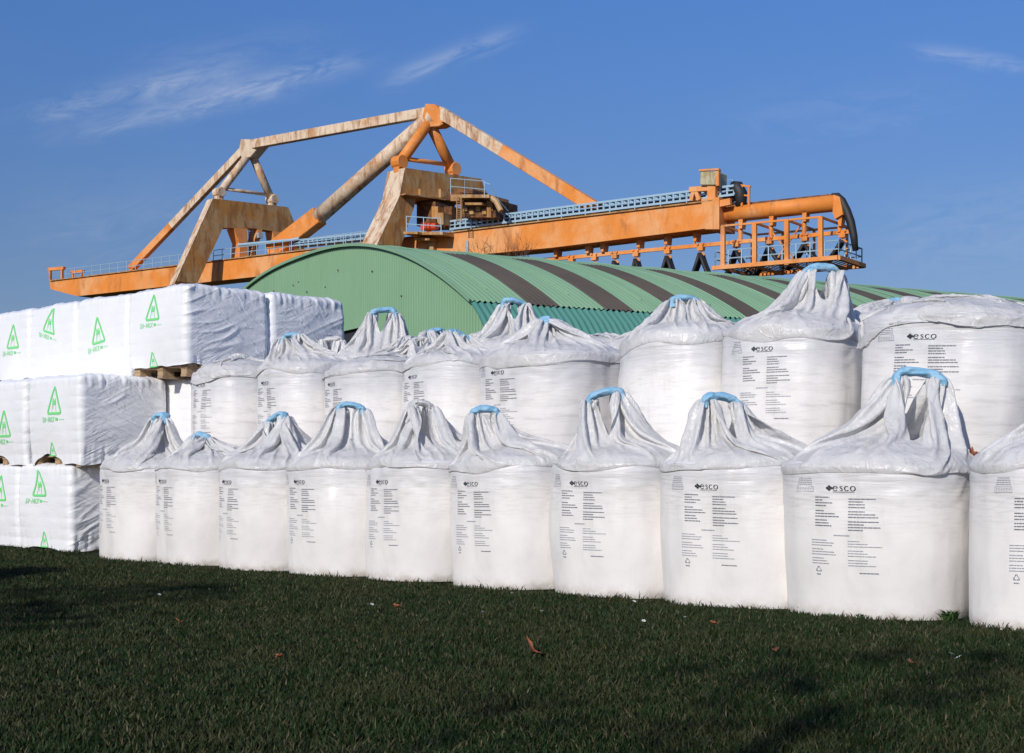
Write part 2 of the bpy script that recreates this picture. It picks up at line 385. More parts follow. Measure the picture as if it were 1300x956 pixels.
    def vpass(k):
        for par in (0, 1):
            A = P[:, par:-1:2]; C = P[:, par + 1::2]; m = min(A.shape[1], C.shape[1])
            con(A[:, :m], C[:, :m], w[:, par:-1:2][:, :m], w[:, par + 1::2][:, :m], rest_v[:, par::2][:, :m], k)
    def dpass(k):
        for sgn in (1, -1):
            X = np.roll(P[:, 1:], -sgn, 2); W = np.roll(w[:, 1:], -sgn, 2)
            CM = cm[:, 1:] if sgn == 1 else np.roll(cm[:, 1:], 1, 2)
            A = P[:, :-1]
            d = X - A; l = np.sqrt((d * d).sum(-1)) + 1e-9; wa = w[:, :-1]
            e = (l - rest_d) / l * k / (wa + W + 1e-9) * CM; d = d * e[..., None]
            P[:, :-1] += d * wa[..., None]; P[:, 1:] -= np.roll(d * W[..., None], sgn, 2)
    def bend(k):
        X = np.roll(P, -2, 2); cb = cm * np.roll(cm, -1, 2); d = X - P; l = np.sqrt((d * d).sum(-1)) + 1e-9
        e = (l - 2 * rest_h) / l; e = np.where(l < 1.75 * rest_h, e, 0) * k * .5 * cb; d = d * e[..., None]
        P[:, 1:-1] += d[:, 1:-1]; P[:, 1:-1] -= np.roll(d, 2, 2)[:, 1:-1]
        for sk_, kk in ((6, .30), (10, .22)):
            X = np.roll(P, -sk_, 2); d = X - P; l = np.sqrt((d * d).sum(-1)) + 1e-9; mn = sk_ * .0185 * wide
            e = np.where(l < mn, (l - mn) / l, 0) * kk * .5 * cmw[sk_]; d = d * e[..., None]
            P[:, 1:-1] += d[:, 1:-1]; P[:, 1:-1] -= np.roll(d, sk_, 2)[:, 1:-1]
        d = P[:, 2:] - P[:, :-2]; l = np.sqrt((d * d).sum(-1)) + 1e-9; rv = rest_v[:, 1:] + rest_v[:, :-1]
        e = np.where(l < 1.8 * rv, (l - rv) / l, 0) * k * .5; d = d * e[..., None]
        P[:, 1:-3] += d[:, 1:-1]; P[:, 3:-1] -= d[:, 1:-1]
    g = np.array([s.get('grav', .0005) * (.40 if s['slack'] < .1 else .8) for s in specs])[:, None, None]
    push = [np.stack([vn(np.cos(th)[None] * 3.2, np.sin(th)[None] * 3.2, np.arange(NRW)[:, None] * .16, 400 + b + 50 * k) for b in range(B)]) for k in range(3)]
    stiff = np.array([s['slack'] < .1 for s in specs], float)[:, None, None]
    ovh = np.stack([np.clip(vn(np.cos(th) * 1.5, np.sin(th) * 1.5, 0 * th, 700 + b) - .12, 0, 1) * (1.5 if specs[b]['z'] > 0 else 1.0) for b in range(B)])
    rlim = (rb + .007 + .10 * ovh)[:, None, :]; zlim = (np.stack(zs) + .002 - .10 * ovh)[:, None, :]
    rowf = (np.arange(NRW) / NRW)[None, :, None]
    steps = 250
    cmw = {}
    for sk_ in (6, 10):
        m_ = cm.copy()
        for q in range(1, sk_): m_ = m_ * np.roll(cm, -q, 2)
        cmw[sk_] = m_
    wide = (.84 - .55 * (np.arange(NRW) / NRW) ** .9)[None, :, None]
    for it in range(steps):
        t = sst(0, 1, min(1.0, it / 140.0)).item()
        v = (P - Q) * .965; Q = P.copy(); v = np.clip(v, -.02, .02)
        P += v * (w > 0)[..., None]; P[..., 2] -= g * (w > 0)
        if it < 190 and it % 2 == 0:
            fr = .0012 * rg * (1 - it / 230) * (w > 0)
            P[..., 0] += fr * push[0]; P[..., 1] += fr * push[1]; P[..., 2] += .6 * fr * push[2]
            pr_ = .00030 * (w > 0) * stiff * rowf; P[..., 0] += pr_ * np.cos(th); P[..., 1] += pr_ * np.sin(th); P[..., 2] += pr_ * .8
        P[:, -1] = start * (1 - t) + tgt * t; P[:, 0] = pin0
        # path of the ring: lift slightly outwards at mid travel keeps it from collapsing early
        for _ in range(2):
            hpass(1.0); vpass(1.0)
        dpass(.35); bend(.16)
        # lie on the fill, stay above the shoulder
        r = np.sqrt(P[..., 0] ** 2 + P[..., 1] ** 2); zd = .895 + .13 * (1 - np.clip(r / RB, 0, 1) ** 2) - .03 * sst(.44, .5, r)
        inside = (r < .475) & (P[..., 2] < zd)
        inside[:, 0:2] = False; inside[:, -1] = False
        P[..., 2] = np.where(inside, zd, P[..., 2])
        low = P[..., 2] < zlim; low[:, :2] = False
        P[..., 2] = np.where(low, zlim + 0 * P[..., 2], P[..., 2])
        f = np.where(r > rlim, (r - .8 * (r - rlim)) / (r + 1e-9), 1.0); rmin = (rb + .004)[:, None, :] * np.ones((1, NRW, 1))
        P[..., 0] *= f; P[..., 1] *= f
        under = (P[..., 2] < .865) & (r < rmin); under[:, 0] = False
        f = np.where(under, rmin / (r + 1e-9), 1.0); P[..., 0] *= f; P[..., 1] *= f
    return P, cm
def skirt_mesh(P, cm):
    idx = np.arange(NRW * NTH).reshape(NRW, NTH)
    a = idx[:-1]; b = np.roll(idx, -1, 1)[:-1]; c = np.roll(idx, -1, 1)[1:]; d = idx[1:]
    keep = (cm[1:] > 0)
    Fq = np.stack([a, b, c, d], -1)[keep]
    return P.reshape(-1, 3), Fq.reshape(-1, 4)

# -- print on the bags
def ribbon(pts, ws):
    """2-D polyline with widths -> list of quads"""
    out = []; n = len(pts); L = []; Rr = []
    for i in range(n):
        x0, y0 = pts[max(i - 1, 0)]; x1, y1 = pts[min(i + 1, n - 1)]; dx, dy = x1 - x0, y1 - y0; l = math.hypot(dx, dy) or 1
        nx, ny = -dy / l * ws[i] / 2, dx / l * ws[i] / 2
        L.append((pts[i][0] + nx, pts[i][1] + ny)); Rr.append((pts[i][0] - nx, pts[i][1] - ny))
    return [(L[i], Rr[i], Rr[i + 1], L[i + 1]) for i in range(n - 1)]
def arc(cx, cy, rx, ry, a0, a1, n, wt, wb):
    pts = []; ws = []
    for i in range(n + 1):
        a = math.radians(a0 + (a1 - a0) * i / n); pts.append((cx + rx * math.cos(a), cy + ry * math.sin(a)))
        ws.append(wb + (wt - wb) * abs(math.cos(a)) ** 1.2)
    return ribbon(pts, ws)
def bag_print(rnd):
    q1, q2, q3 = [], [], []
    # four-petal mark
    for dx, dy in ((-.0095, 0), (.0095, 0), (0, .0085), (0, -.0085)):
        cx, cy = -.100 + dx * 1.15, .722 + dy
        r = .0088
        q1.append(((cx - r * 1.05, cy), (cx, cy - r), (cx + r * 1.05, cy), (cx, cy + r)))
    # esco
    x = -.068; h = .0125; y = .720; tw, tn = .0062, .0020
    def E(x): return arc(x, y, .0115, h, 10, 325, 14, tw, tn) + [((x - .010, y + .001), (x - .010, y + .0035), (x + .0125, y + .0035), (x + .0125, y + .001))]
    def Cc(x): return arc(x, y, .0115, h, 48, 318, 13, tw, tn)
    def O(x): return arc(x, y, .0125, h, 0, 360, 18, tw, tn)
    def Ss(x): return ribbon([(x + .0075, y + .0085), (x + .002, y + .0122), (x - .005, y + .0105), (x - .0065, y + .006), (x - .002, y + .0018), (x + .004, y - .002), (x + .0065, y - .007), (x + .003, y - .0112), (x - .003, y - .0122), (x - .0085, y - .0085)], [.002, .0025, .003, .005, .0058, .0058, .005, .003, .0025, .002])
    q1 += E(x) + Ss(x + .031) + Cc(x + .060) + O(x + .092)
    q1 += [((x - .012, .7015), (x - .012, .6995), (x + .10, .6995), (x + .10, .7015))]
    q3, q1 = q1, []
    def line(x0, z, ln, hgt, out):
        xx = x0
        while xx < x0 + ln:
            wv = rnd.choice((.010, .016, .024, .034)); wv = min(wv, x0 + ln - xx)
            if wv > .003: out.append(((xx, z), (xx + wv, z), (xx + wv, z + hgt), (xx, z + hgt)))
            xx += wv + .0024
    for z0, rows in ((.680, (.085, .045, .10, .07)), (.604, (.055, .115, .135)), (.552, (.07, .08, .10))):
        for k, l in enumerate(rows): line(-.182, z0 - .0155 * k, l, .0050, q1)
    for z0, rows in ((.672, (.14, .075, .085, .09)), (.602, (.085, .14, .15)), (.546, (.155, .08, .16, .075))):
        for k, l in enumerate(rows): line(.0, z0 - .0155 * k, l, .0050, q1)
    line(-.075, .468, .085, .006, q2)
    for z0, rows in ((.440, (.09, .13, .12)), (.389, (.07, .13, .14)), (.338, (.07, .09, .10))):
        for k, l in enumerate(rows): line(-.205, z0 - .0145 * k, l, .0042, q2)
    for z0, rows in ((.438, (.06, .10, .17)), (.385, (.08, .10, .14)), (.332, (.10, .10, .14))):
        for k, l in enumerate(rows): line(-.003, z0 - .0145 * k, l, .0042, q2)
    line(.055, .262, .095, .005, q1)
    # recycling triangle
    c = (-.168, .276); r = .020
    T = [(c[0] + r * math.cos(math.radians(a)), c[1] + r * math.sin(math.radians(a))) for a in (90, 210, 330)]
    for i in range(3):
        a, b = T[i], T[(i + 1) % 3]
        for f0, f1 in ((.08, .42), (.52, .92)):
            q1 += ribbon([(a[0] + (b[0] - a[0]) * f0, a[1] + (b[1] - a[1]) * f0), (a[0] + (b[0] - a[0]) * f1, a[1] + (b[1] - a[1]) * f1)], [.004, .004])
    line(-.182, .246, .028, .005, q1)
    # certificate panel
    x0, x1, z0, z1 = -.290, -.195, .712, .742
    for a, b in (((x0, z0), (x1, z0)), ((x1, z0), (x1, z1)), ((x1, z1), (x0, z1)), ((x0, z1), (x0, z0))): q2 += ribbon([a, b], [.0022, .0022])
    for k in range(6):
        xx = x0 + .008 + k * .0145; q2 += arc(xx + .004, .727, .0045, .008, 0, 290, 8, .0025, .0018)
    for k in range(4): line(-.285 + .004 * k, .752 + k * .0115, .085 - .006 * k, .0036, q2)
    return q1, q2, q3
def print_obj(seed, parent, rnd):
    q1, q2, q3 = bag_print(rnd); V = []; Fc = []; mi = []
    A = np.array([p for q in q3 for p in q]); mesh_np('printed_logo', body_pt(-math.pi / 2 + A[:, 0] / .49, A[:, 1] + .012, seed, .0035), np.arange(len(A)).reshape(-1, 4), M['ink0'], parent, False)
    for m, qs in ((0, q1), (1, q2)):
        for q in qs:
            b = len(V); V += list(q); Fc.append((b, b + 1, b + 2, b + 3)); mi.append(m)
    A = np.array(V); th = -math.pi / 2 + A[:, 0] / .49
    P = body_pt(th, A[:, 1], seed, .0035)
    o = mesh_np('printed_text', P, np.array(Fc), None, parent, False, mats=[M['ink'], M['ink2']], midx=mi)
    return o

# -- loop sleeve
def sleeve_mesh(spec, seed):
    ax = spec['ax']; g = spec['gap'] / 2 + .018; rise = spec.get('rise', .05) + .03; d = np.array([math.cos(ax), math.sin(ax), 0])
    e = np.array([-math.sin(ax), math.cos(ax), 0]); rn = random.Random(seed); kink = rn.uniform(-.35, .35)
    c = np.array([spec['hx'], spec['hy'], spec['hz']]); n = 26; ns = 18; path = []
    for i in range(n + 1):
        t = -1 + 2 * i / n; ang = t * math.pi / 2; sx = math.copysign(abs(math.sin(ang)) ** .8, t); sz = max(math.cos(ang), 0) ** .55
        path.append(c + d * g * sx + np.array([0, 0, rise * sz * (1 + kink * sx) - .055 + spec.get('dr', 0) * (t + 1) / 2]) + e * .012 * math.sin(3 * t + seed))
    V = []
    for i, p in enumerate(path):
        tang = path[min(i + 1, n)] - path[max(i - 1, 0)]; tang = tang / np.linalg.norm(tang); nn = np.cross(tang, e); nn /= np.linalg.norm(nn)
        for k in range(ns):
            a = 2 * math.pi * k / ns; q = p * 28
            ca, sa = math.cos(a), math.sin(a)
            rr = 1 + .34 * float(vn(i * .38, ca * 1.6, sa * 1.6, seed)) + .20 * float(vn(i * .9, ca * 3, sa * 3, seed + 9))
            V.append(p + e * .050 * rr * ca + nn * .027 * rr * sa)
    Fq = [(i * ns + k, i * ns + (k + 1) % ns, (i + 1) * ns + (k + 1) % ns, (i + 1) * ns + k) for i in range(n) for k in range(ns)]
    return np.array(V), np.array(Fq)

RZ = R_(-36)
def loc_off(right, back):   # camera-right / away offsets -> bag-local
    c, s = math.cos(-RZ), math.sin(-RZ); return right * c - back * s, right * s + back * c
bags = []
ROW0 = (2.163, 8.30); RU = (-.737, .675); RN = (.675, .737)      # a point of the front row, direction to the far end, direction to the back
def ROW(t, k): return (ROW0[0] + RU[0] * t + RN[0] * k, ROW0[1] + RU[1] * t + RN[1] * k)
def bag(t, k, z, hpx, hpy, L, gap, slit, label, psi=0., rise=.05, scale=(1, 1, 1), grav=.0005, dr=0., sleeve=True, rz=0., back=0., slack=None, rough=None):
    """t, k: metres along / behind the front row; hpx, hpy: where the top of the loop stands"""
    x, y = ROW(t, k); hx, hy = loc_off((hpx - CX) / F * y - x, back); top = EYE + (HZ - hpy) / F * y - z
    sc = scale[0]
    bags.append(dict(x=x, y=y, z=z, hx=hx / sc, hy=hy / sc, hz=top / scale[2] - rise, L=L, gap=gap, slit=slit, ax=-RZ - R_(rz) + R_(psi), rise=rise, label=label, scale=scale, grav=grav, dr=dr, sleeve=sleeve, rz=rz, rough=rough if rough else (1.25 if z == 0 else 2.0), slack=slack if slack is not None else (.004 if grav < .0006 else .26)))
G1 = 'filled white bags of the lower front row'; G2 = 'filled white bags stacked on the upper row'; G3 = 'white bag tops showing behind the upper row'
dt = .9375
A = 'front-row white bag'
bag(8 * dt, 0, 0, 205, 524, .70, .13, .20, A + ' with a peaked top, right beside the green-printed pallets', psi=-50, rz=-13)
bag(7 * dt, 0, 0, 256, 547, .66, .12, .14, A + ' with a low collapsed top, second from the pallets', psi=-40, rise=.035, dr=-.03, rz=-12)
bag(6 * dt, 0, 0, 352, 528, .68, .15, .20, A + ' with dark top folds and tilted blue loop, third from the pallets', psi=-25, dr=.05, rz=-12)
bag(5 * dt, 0, 0, 445, 510, .74, .16, .30, A + ' with a wide open loop, fourth from the pallets', psi=5, rz=-11)
bag(4 * dt, 0, 0, 535, 507, .76, .13, .34, A + ' whose gathered top shows no blue sleeve', psi=20, sleeve=False, rz=-10)
bag(3 * dt, 0, 0, 617, 514, .76, .15, .30, A + ' with its blue loop shifted left over deep hanging folds', psi=0, rz=-8)
bag(2 * dt, 0, 0, 765, 498, .74, .19, .32, A + ' with a kinked blue loop, a fold reaching over its right neighbour', psi=-8, dr=.05, rz=-7)
bag(1 * dt, 0, 0, 914, 497, .68, .19, .28, A + ' with a flat blue loop on a narrow neck, beside the tallest loop', psi=5, dr=-.02, rz=2)
bag(0, 0, 0, 1167, 467, .78, .20, .42, A + ' with the tallest, angular blue loop of the row', psi=-5, rise=.055, rz=3, scale=(1.11, 1.06, 1.0))
bag(-1.08, 0, 0, 1400, 462, .78, .18, .30, A + ' cut off at the edge, right of the tallest loop', psi=10, rz=3)
UP = 'upper-tier white bag'; KU = .97; ZU = .90
bag(.0, KU, ZU, 1160, 395, .66, .16, .1, UP + ' with a broad flattened mound and no standing loop', rise=.03, psi=10, scale=(1.15, 1.15, 1.0), grav=.0009, sleeve=False, back=.1)
bag(1.18, KU, ZU, 1045, 334, .74, .20, .24, UP + ' with the highest standing pale blue loop against the sky', rise=.05)
bag(2.08, KU, ZU, 872, 372, .68, .16, .26, UP + ' with a narrow neck and loop before the teal hall wall', rise=.04, psi=-5, scale=(.97, .97, 1), rz=-95)
bag(3.36, KU, ZU, 697, 402, .70, .10, .12, UP + ' bulging widest, with a small blue tip on its peaked top', rise=.03, psi=70, scale=(1.12, 1.12, .95), rz=-9)
bag(4.40, KU, ZU, 575, 416, .70, .13, .12, UP + ' with a crumpled low top, left of the widest bulging bag', rise=.03, psi=30, dr=-.03, rz=-14, scale=(1, 1, .93))
bag(5.39, KU, ZU, 530, 428, .72, .12, .1, UP + ' with its empty top flopped over to one side', rise=.03, psi=30, grav=.0008, sleeve=False, back=.1, rz=-14, scale=(1, 1, .93))
bag(6.36, KU, ZU, 368, 424, .70, .15, .14, UP + ' with a bright blue loop slumped beside the pallet load', rise=.035, psi=-15, dr=.04, rz=-14)
bag(7.43, KU, ZU, 300, 448, .62, .12, .1, UP + ' with a flattened top, touching the wrapped pallets', rise=.03, grav=.0008, sleeve=False, rz=-16)
TB = 'bag top behind the upper tier'; KT = 1.94
def third(px, py, label, **kw):
    r = (px - CX) / F; x0, y0 = ROW(0, KT); t = (x0 - y0 * r) / (.737 + .675 * r)
    bag(t, KT, kw.pop('z', 1.0), px, py, kw.pop('L', .72), kw.pop('gap', .17), kw.pop('slit', .24), TB + label, **kw)
third(655, 379, ', its blue loop above the widest bulging bag', L=.80, rise=.05, z=1.04)
third(484, 391, ', its blue loop before the flat green gable', L=.80, rise=.05, gap=.2, z=1.04)
third(768, 424, ', dark and slumped, left of the narrow-necked bag', rise=.03, sleeve=False, grav=.0008, z=.96)
third(948, 418, ', low and slumped between two standing loops', rise=.03, sleeve=False, grav=.0008, z=.96)
third(560, 417, ', with a frayed blue tip, left of the peaked loop', rise=.03, psi=40, z=1.0)
third(420, 428, ', crumpled, between the slumped blue loop and the gable loop', rise=.03, sleeve=False, grav=.0008, z=.98)
third(712, 405, ', drawn to a point, right of the peaked loop', rise=.03, psi=70, z=1.0)
third(850, 424, ', low, behind the narrow-necked bag', rise=.03, sleeve=False, grav=.0008, z=.98)
third(612, 420, ', crushed low, left of the peaked loop', rise=.03, sleeve=False, grav=.0008, z=1.0, psi=20)
third(520, 425, ', squashed, right of the gable loop', rise=.03, sleeve=False, grav=.0008, z=1.0, psi=60)
third(1135, 380, ', humped, right of the highest pale blue loop', rise=.03, psi=60)

def ctex(name, typ, scale, **kw):
    t = bpy.data.textures.new(name, typ); t.noise_scale = scale
    for a, b in kw.items(): setattr(t, a, b)
    return t
TX1 = ctex('broad_facets', 'VORONOI', .13, distance_metric='DISTANCE')
TX2 = ctex('sharp_creases', 'CLOUDS', .12, noise_type='HARD_NOISE', noise_depth=1)
Ps, CM = simulate(bags)
rnd = random.Random(3)
body_cache = {}
NB = 9
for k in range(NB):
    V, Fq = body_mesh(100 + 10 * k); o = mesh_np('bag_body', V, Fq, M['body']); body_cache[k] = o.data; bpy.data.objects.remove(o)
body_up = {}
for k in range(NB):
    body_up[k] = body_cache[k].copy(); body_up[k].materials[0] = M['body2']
for i, s in enumerate(bags):
    loc = (s['x'], s['y'], s['z'])
    e = empty('bulk_bag', loc, RZ + R_(s['rz'] + rnd.uniform(-3, 3)), (s['scale'][0] * rnd.uniform(.985, 1.03), s['scale'][1] * rnd.uniform(.98, 1.02), s['scale'][2]))
    e.rotation_euler = (R_(rnd.uniform(-1.2, 1.2)) if s['z'] == 0 else R_(rnd.uniform(-3, 3)), R_(rnd.uniform(-1.2, 1.2)) if s['z'] == 0 else R_(rnd.uniform(-3, 3)), e.rotation_euler[2] + (0 if s['z'] == 0 else R_(rnd.uniform(-7, 7))))
    tag(e, s['label'], 'bulk bag', (G1 if s['z'] == 0 else G2 if s['z'] < .95 else G3))
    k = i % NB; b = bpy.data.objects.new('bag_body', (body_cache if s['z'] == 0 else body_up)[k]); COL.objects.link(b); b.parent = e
    V, Fq = skirt_mesh(Ps[i], CM[i])
    sk = mesh_np('slack_top', V, Fq, M['skirt'], e)
    vg = sk.vertex_groups.new(name='free')
    for r_ in range(NRW):
        wt = float(sst(1, 9, r_)) * (1 - .5 * float(sst(NRW - 8, NRW, r_)))
        if wt > 0: vg.add(list(range(r_ * NTH, (r_ + 1) * NTH)), wt, 'REPLACE')
    m = sk.modifiers.new('smooth', 'SUBSURF'); m.levels = 1; m.render_levels = 1
    up_ = 1.0 if s['z'] == 0 else 1.35
    for tx, st in ((TX1, .009 * up_), (TX2, .010 * up_)):
        dm_ = sk.modifiers.new('crumple', 'DISPLACE'); dm_.texture = tx; dm_.strength = st; dm_.mid_level = .5 if tx is TX1 else .72; dm_.texture_coords = 'LOCAL'; dm_.vertex_group = 'free'
    if True:
        V, Fq = sleeve_mesh(s, i); sl = mesh_np('blue_loop' if s['sleeve'] else 'fabric_loop', V, Fq, M['blue'] if s['sleeve'] else M['skirt'], e)
        m = sl.modifiers.new('smooth', 'SUBSURF'); m.levels = 1; m.render_levels = 1
    if s['z'] < .95: print_obj(100 + 10 * k, e, rnd)
# lower bags that carry the upper tiers
GH = 'white bags under the upper tier'
def carrier(t, k, h):
    e = empty('bulk_bag', (*ROW(t, k), 0), RZ, (1, 1, h / .965)); b = bpy.data.objects.new('bag_body', body_cache[rnd.randrange(NB)]); COL.objects.link(b); b.parent = e
    tag(e, 'white bulk bag standing on the ground underneath the upper tier of bags', 'bulk bag', GH)
for i in range(9): carrier(.0 + .97 * i, KU, ZU)
for i in range(8): carrier(.3 + 1.0 * i, KT, 1.0)

# ------------------------------------------------------------------ wrapped pallet loads
LW, LD, LH = 1.04, .98, .80     # along u (local x), along n (local y)
def perim(s):   # s in [0,1) -> point on rounded rectangle & outward normal ; starts at front-left corner, runs along the front (-y), right (+x), back, left
    r = .05; hx, hy = LW / 2 - r, LD / 2 - r
    segs = [2 * hx, math.pi / 2 * r, 2 * hy, math.pi / 2 * r, 2 * hx, math.pi / 2 * r, 2 * hy, math.pi / 2 * r]
    tot = sum(segs); d = (np.asarray(s) % 1.0) * tot; X = np.zeros_like(d); Y = np.zeros_like(d); NXx = np.zeros_like(d); NYy = np.zeros_like(d)
    acc = 0
    st = [(-hx, -hy - r, 1, 0, 0, -1), None, (hx + r, -hy, 0, 1, 1, 0), None, (hx, hy + r, -1, 0, 0, 1), None, (-hx - r, hy, 0, -1, -1, 0), None]
    cc = {1: (hx, -hy, -90), 3: (hx, hy, 0), 5: (-hx, hy, 90), 7: (-hx, -hy, 180)}
    for i, L in enumerate(segs):
        m = (d >= acc) & (d < acc + L + 1e-9); t = d[m] - acc
        if st[i]:
            x, y, dx, dy, nx, ny = st[i]; X[m] = x + dx * t; Y[m] = y + dy * t; NXx[m] = nx; NYy[m] = ny
        else:
            cx, cy, a0 = cc[i]; a = np.radians(a0) + t / r; X[m] = cx + r * np.cos(a); Y[m] = cy + r * np.sin(a); NXx[m] = np.cos(a); NYy[m] = np.sin(a)
        acc += L
    return X, Y, NXx, NYy, d
def ridge(x, p=3): return (1 - np.abs(x)) ** p
def film_pt(s, z, seed, off=0.0):
    X, Y, nx, ny, d = perim(s)
    z = np.asarray(z, float); right = np.clip(nx, 0, 1); front = np.clip(-ny, 0, 1)
    zz = (z - .13) / LH
    q = .020 * (1 - (2 * np.clip(zz, 0, 1) - 1) ** 2)
    q = q + .012 * vn(X * 2.2, Y * 2.2, z * 2.2, seed) - .035 * sst(.9, 1.02, zz) ** 2
    # sack layers, strongest near the corners
    corner = sst(.25, .5, np.abs(X)) * sst(.25, .49, np.abs(Y))
    q = q + (.0008 + .0035 * corner) * np.abs(np.sin(np.pi * (zz * 7 + .1 * vn(X * 3, Y * 3, 0, seed + 4)))) ** .6
    # stretched diagonal creases
    c25, s25 = math.cos(.42), math.sin(.42)
    wv = -d * s25 + z * c25; al = d * c25 + z * s25
    msk = .30 + .70 * sst(-.15, .5, vn(d * 2.1, z * 2.6, 0, seed + 7))
    cr = ridge(vn(wv * 10 + .8 * vn(al * 2, wv * 3, 0, seed + 2), al * 1.5, 0, seed + 3), 4) + .4 * ridge(vn(wv * 22, al * 2.4, 1, seed + 5), 5)
    wv2 = d * .5 + z * .87; cr2 = ridge(vn(wv2 * 17, (d * .87 - z * .5) * 3, 0, seed + 8), 4)
    amp = .0015 + .0095 * right
    q = q + amp * msk * cr + .35 * amp * (1 - msk) * cr2
    # gathered pleats just below the top edge and above the hem
    edge = sst(.78, .95, zz) + .7 * sst(.14, .02, zz)
    q = q + (.004 + .010 * right) * edge * vn(d * 26, z * 4, 0, seed + 9)
    q = q + off
    return np.stack([X + nx * q, Y + ny * q, z + 0 * q], -1)
def film_mesh(seed, hemf):
    ns, nv, nt = 420, 84, 26
    s = np.arange(ns) / ns; hem = hemf(s, seed)
    v = np.linspace(0, 1, nv) ; Z = hem[None, :] + (LH + .10 - hem[None, :]) * v[:, None]
    P = film_pt(np.broadcast_to(s, Z.shape), Z, seed)
    rows = [P]
    last = P[-1]; ctr = np.array([0, 0, 0])
    for k in range(1, nt + 1):
        f = 1 - k / nt; a = k / nt
        q = last.copy(); q[:, :2] *= max(f, .004)
        q[:, 2] = last[:, 2] + .032 * math.sin(min(a * 6, 1) * math.pi / 2) + .012 * vn(q[:, 0] * 4, q[:, 1] * 4, 0, seed + 20) + .012 * ridge(vn(q[:, 0] * 12, q[:, 1] * 5, 2, seed + 21), 4) * min(a * 6, 1)
        rows.append(q[None])
    P = np.concatenate(rows, 0); nr = P.shape[0]
    i, j = np.meshgrid(np.arange(nr - 1), np.arange(ns), indexing='ij'); j2 = (j + 1) % ns
    Fq = np.stack([i * ns + j, i * ns + j2, (i + 1) * ns + j2, (i + 1) * ns + j], -1).reshape(-1, 4)
    return P.reshape(-1, 3), Fq
def hem_open(s, seed):    # pallet shows along most of the front and right
    h = .120 + .012 * vn(s * 30, 0, 0, seed)
    return h - .085 * sst(.42, .5, s) * sst(.62, .54, s)
def hem_arch(s, seed):    # arch-shaped gap on the front face
    a = np.clip(1 - ((s - .085) / .075) ** 2, 0, 1)
    return .025 + .10 * np.sqrt(a) + .012 * vn(s * 24, 0, 0, seed) + .05 * sst(.27, .36, s) * sst(.5, .42, s)
def hem_low(s, seed): return .03 + .02 * vn(s * 14, 0, 0, seed)
def green_print(seed, parent, s0, z0, rot=0., sc=1.0, text=True, warp=0.):
    """s0: metres along the front face from its left end"""
    q1, q2 = [], []
    # rounded triangle outline
    T = [(0, .165), (-.115, -.075), (.115, -.075)]; pts = []
    for i in range(3):
        p, c, n = np.array(T[i - 1]), np.array(T[i]), np.array(T[(i + 1) % 3])
        a = c + (p - c) * .1; b = c + (n - c) * .1
        for t in (0, .33, .67, 1): pts.append(tuple((1 - t) ** 2 * a + 2 * t * (1 - t) * c + t * t * b))
        for t in (.2, .4, .6, .8): pts.append(tuple(b + ((n + (c - n) * .1) - b) * t))
    pts.append(pts[0]); q1 += ribbon(pts, [.022] * len(pts))
    q1 += [((-.030, .0), (.030, .0), (.028, .040), (-.028, .040)), ((-.024, .044), (-.012, .044), (-.010, .056), (-.026, .054)), ((.012, .044), (.024, .044), (.026, .054), (.010, .056))]
    q2 += ribbon([(-.026, .0), (-.036, -.06)], [.007, .006]) + ribbon([(.026, .0), (.034, -.06)], [.007, .006]) + ribbon([(-.008, -.002), (-.010, -.035)], [.005, .004])
    if text:
        y = -.150; h = .048; w = .0095; x = -.20
        def bar(a, b): return ribbon([a, b], [w, w])
        q2 += bar((x, y), (x, y + h)) + ribbon([(x, y + h), (x + .022, y + h * .85), (x + .028, y + h * .5), (x + .022, y + h * .15), (x, y)], [w] * 5)
        x += .045; q2 += bar((x, y), (x, y + h)); x += .016; q2 += bar((x, y + h / 2), (x + .018, y + h / 2)); x += .034
        q2 += bar((x, y), (x + .003, y + h)) + bar((x + .003, y + h), (x + .020, y + .012)) + bar((x + .020, y + .012), (x + .037, y + h)) + bar((x + .037, y + h), (x + .040, y))
        x += .058; q2 += bar((x, y), (x, y + h)); x += .018; q2 += bar((x, y), (x + .032, y + h)) + bar((x, y + h), (x + .032, y)); x += .062
        for k in (0, 1): q1 += arc(x + k * .02, y + h / 2, .006, .011, 0, 360, 8, .011, .008)
        x += .048
        for k in range(4): q2 += bar((x, y + .02), (x + .012, y + .02)); x += .022
    V = []; Fc = []; mi = []
    for m, qs in ((0, q1), (1, q2)):
        for q in qs:
            # split long quads so that they follow the creases
            (ax, ay), (bx, by), (cx, cy), (dx, dy) = q
            n = max(1, int(max(math.hypot(cx - bx, cy - by), math.hypot(bx - ax, by - ay)) / .014))
            lon = math.hypot(cx - bx, cy - by) >= math.hypot(bx - ax, by - ay)
            for i in range(n):
                f, g = i / n, (i + 1) / n
                L = lambda p, r, t: (p[0] + (r[0] - p[0]) * t, p[1] + (r[1] - p[1]) * t)
                if lon: qq = (L(q[0], q[3], f), L(q[1], q[2], f), L(q[1], q[2], g), L(q[0], q[3], g))
                else: qq = (L(q[0], q[1], f), L(q[0], q[1], g), L(q[3], q[2], g), L(q[3], q[2], f))
                b = len(V); V += list(qq); Fc.append((b, b + 1, b + 2, b + 3)); mi.append(m)
    A = np.array(V) * sc; c, s_ = math.cos(rot), math.sin(rot)
    A = A * 1.16; x = A[:, 0] * c - A[:, 1] * s_ + warp * (A[:, 1] ** 2) * 3; z = A[:, 0] * s_ + A[:, 1] * c
    tot = 2 * (LW - .10) + 2 * (LD - .10) + 2 * math.pi * .05
    P = film_pt((x + s0) / tot, z + z0, seed, .0045)
    return mesh_np('green_print', P, np.array(Fc), None, parent, False, mats=[M['green_ink'], M['green_ink2']], midx=mi)
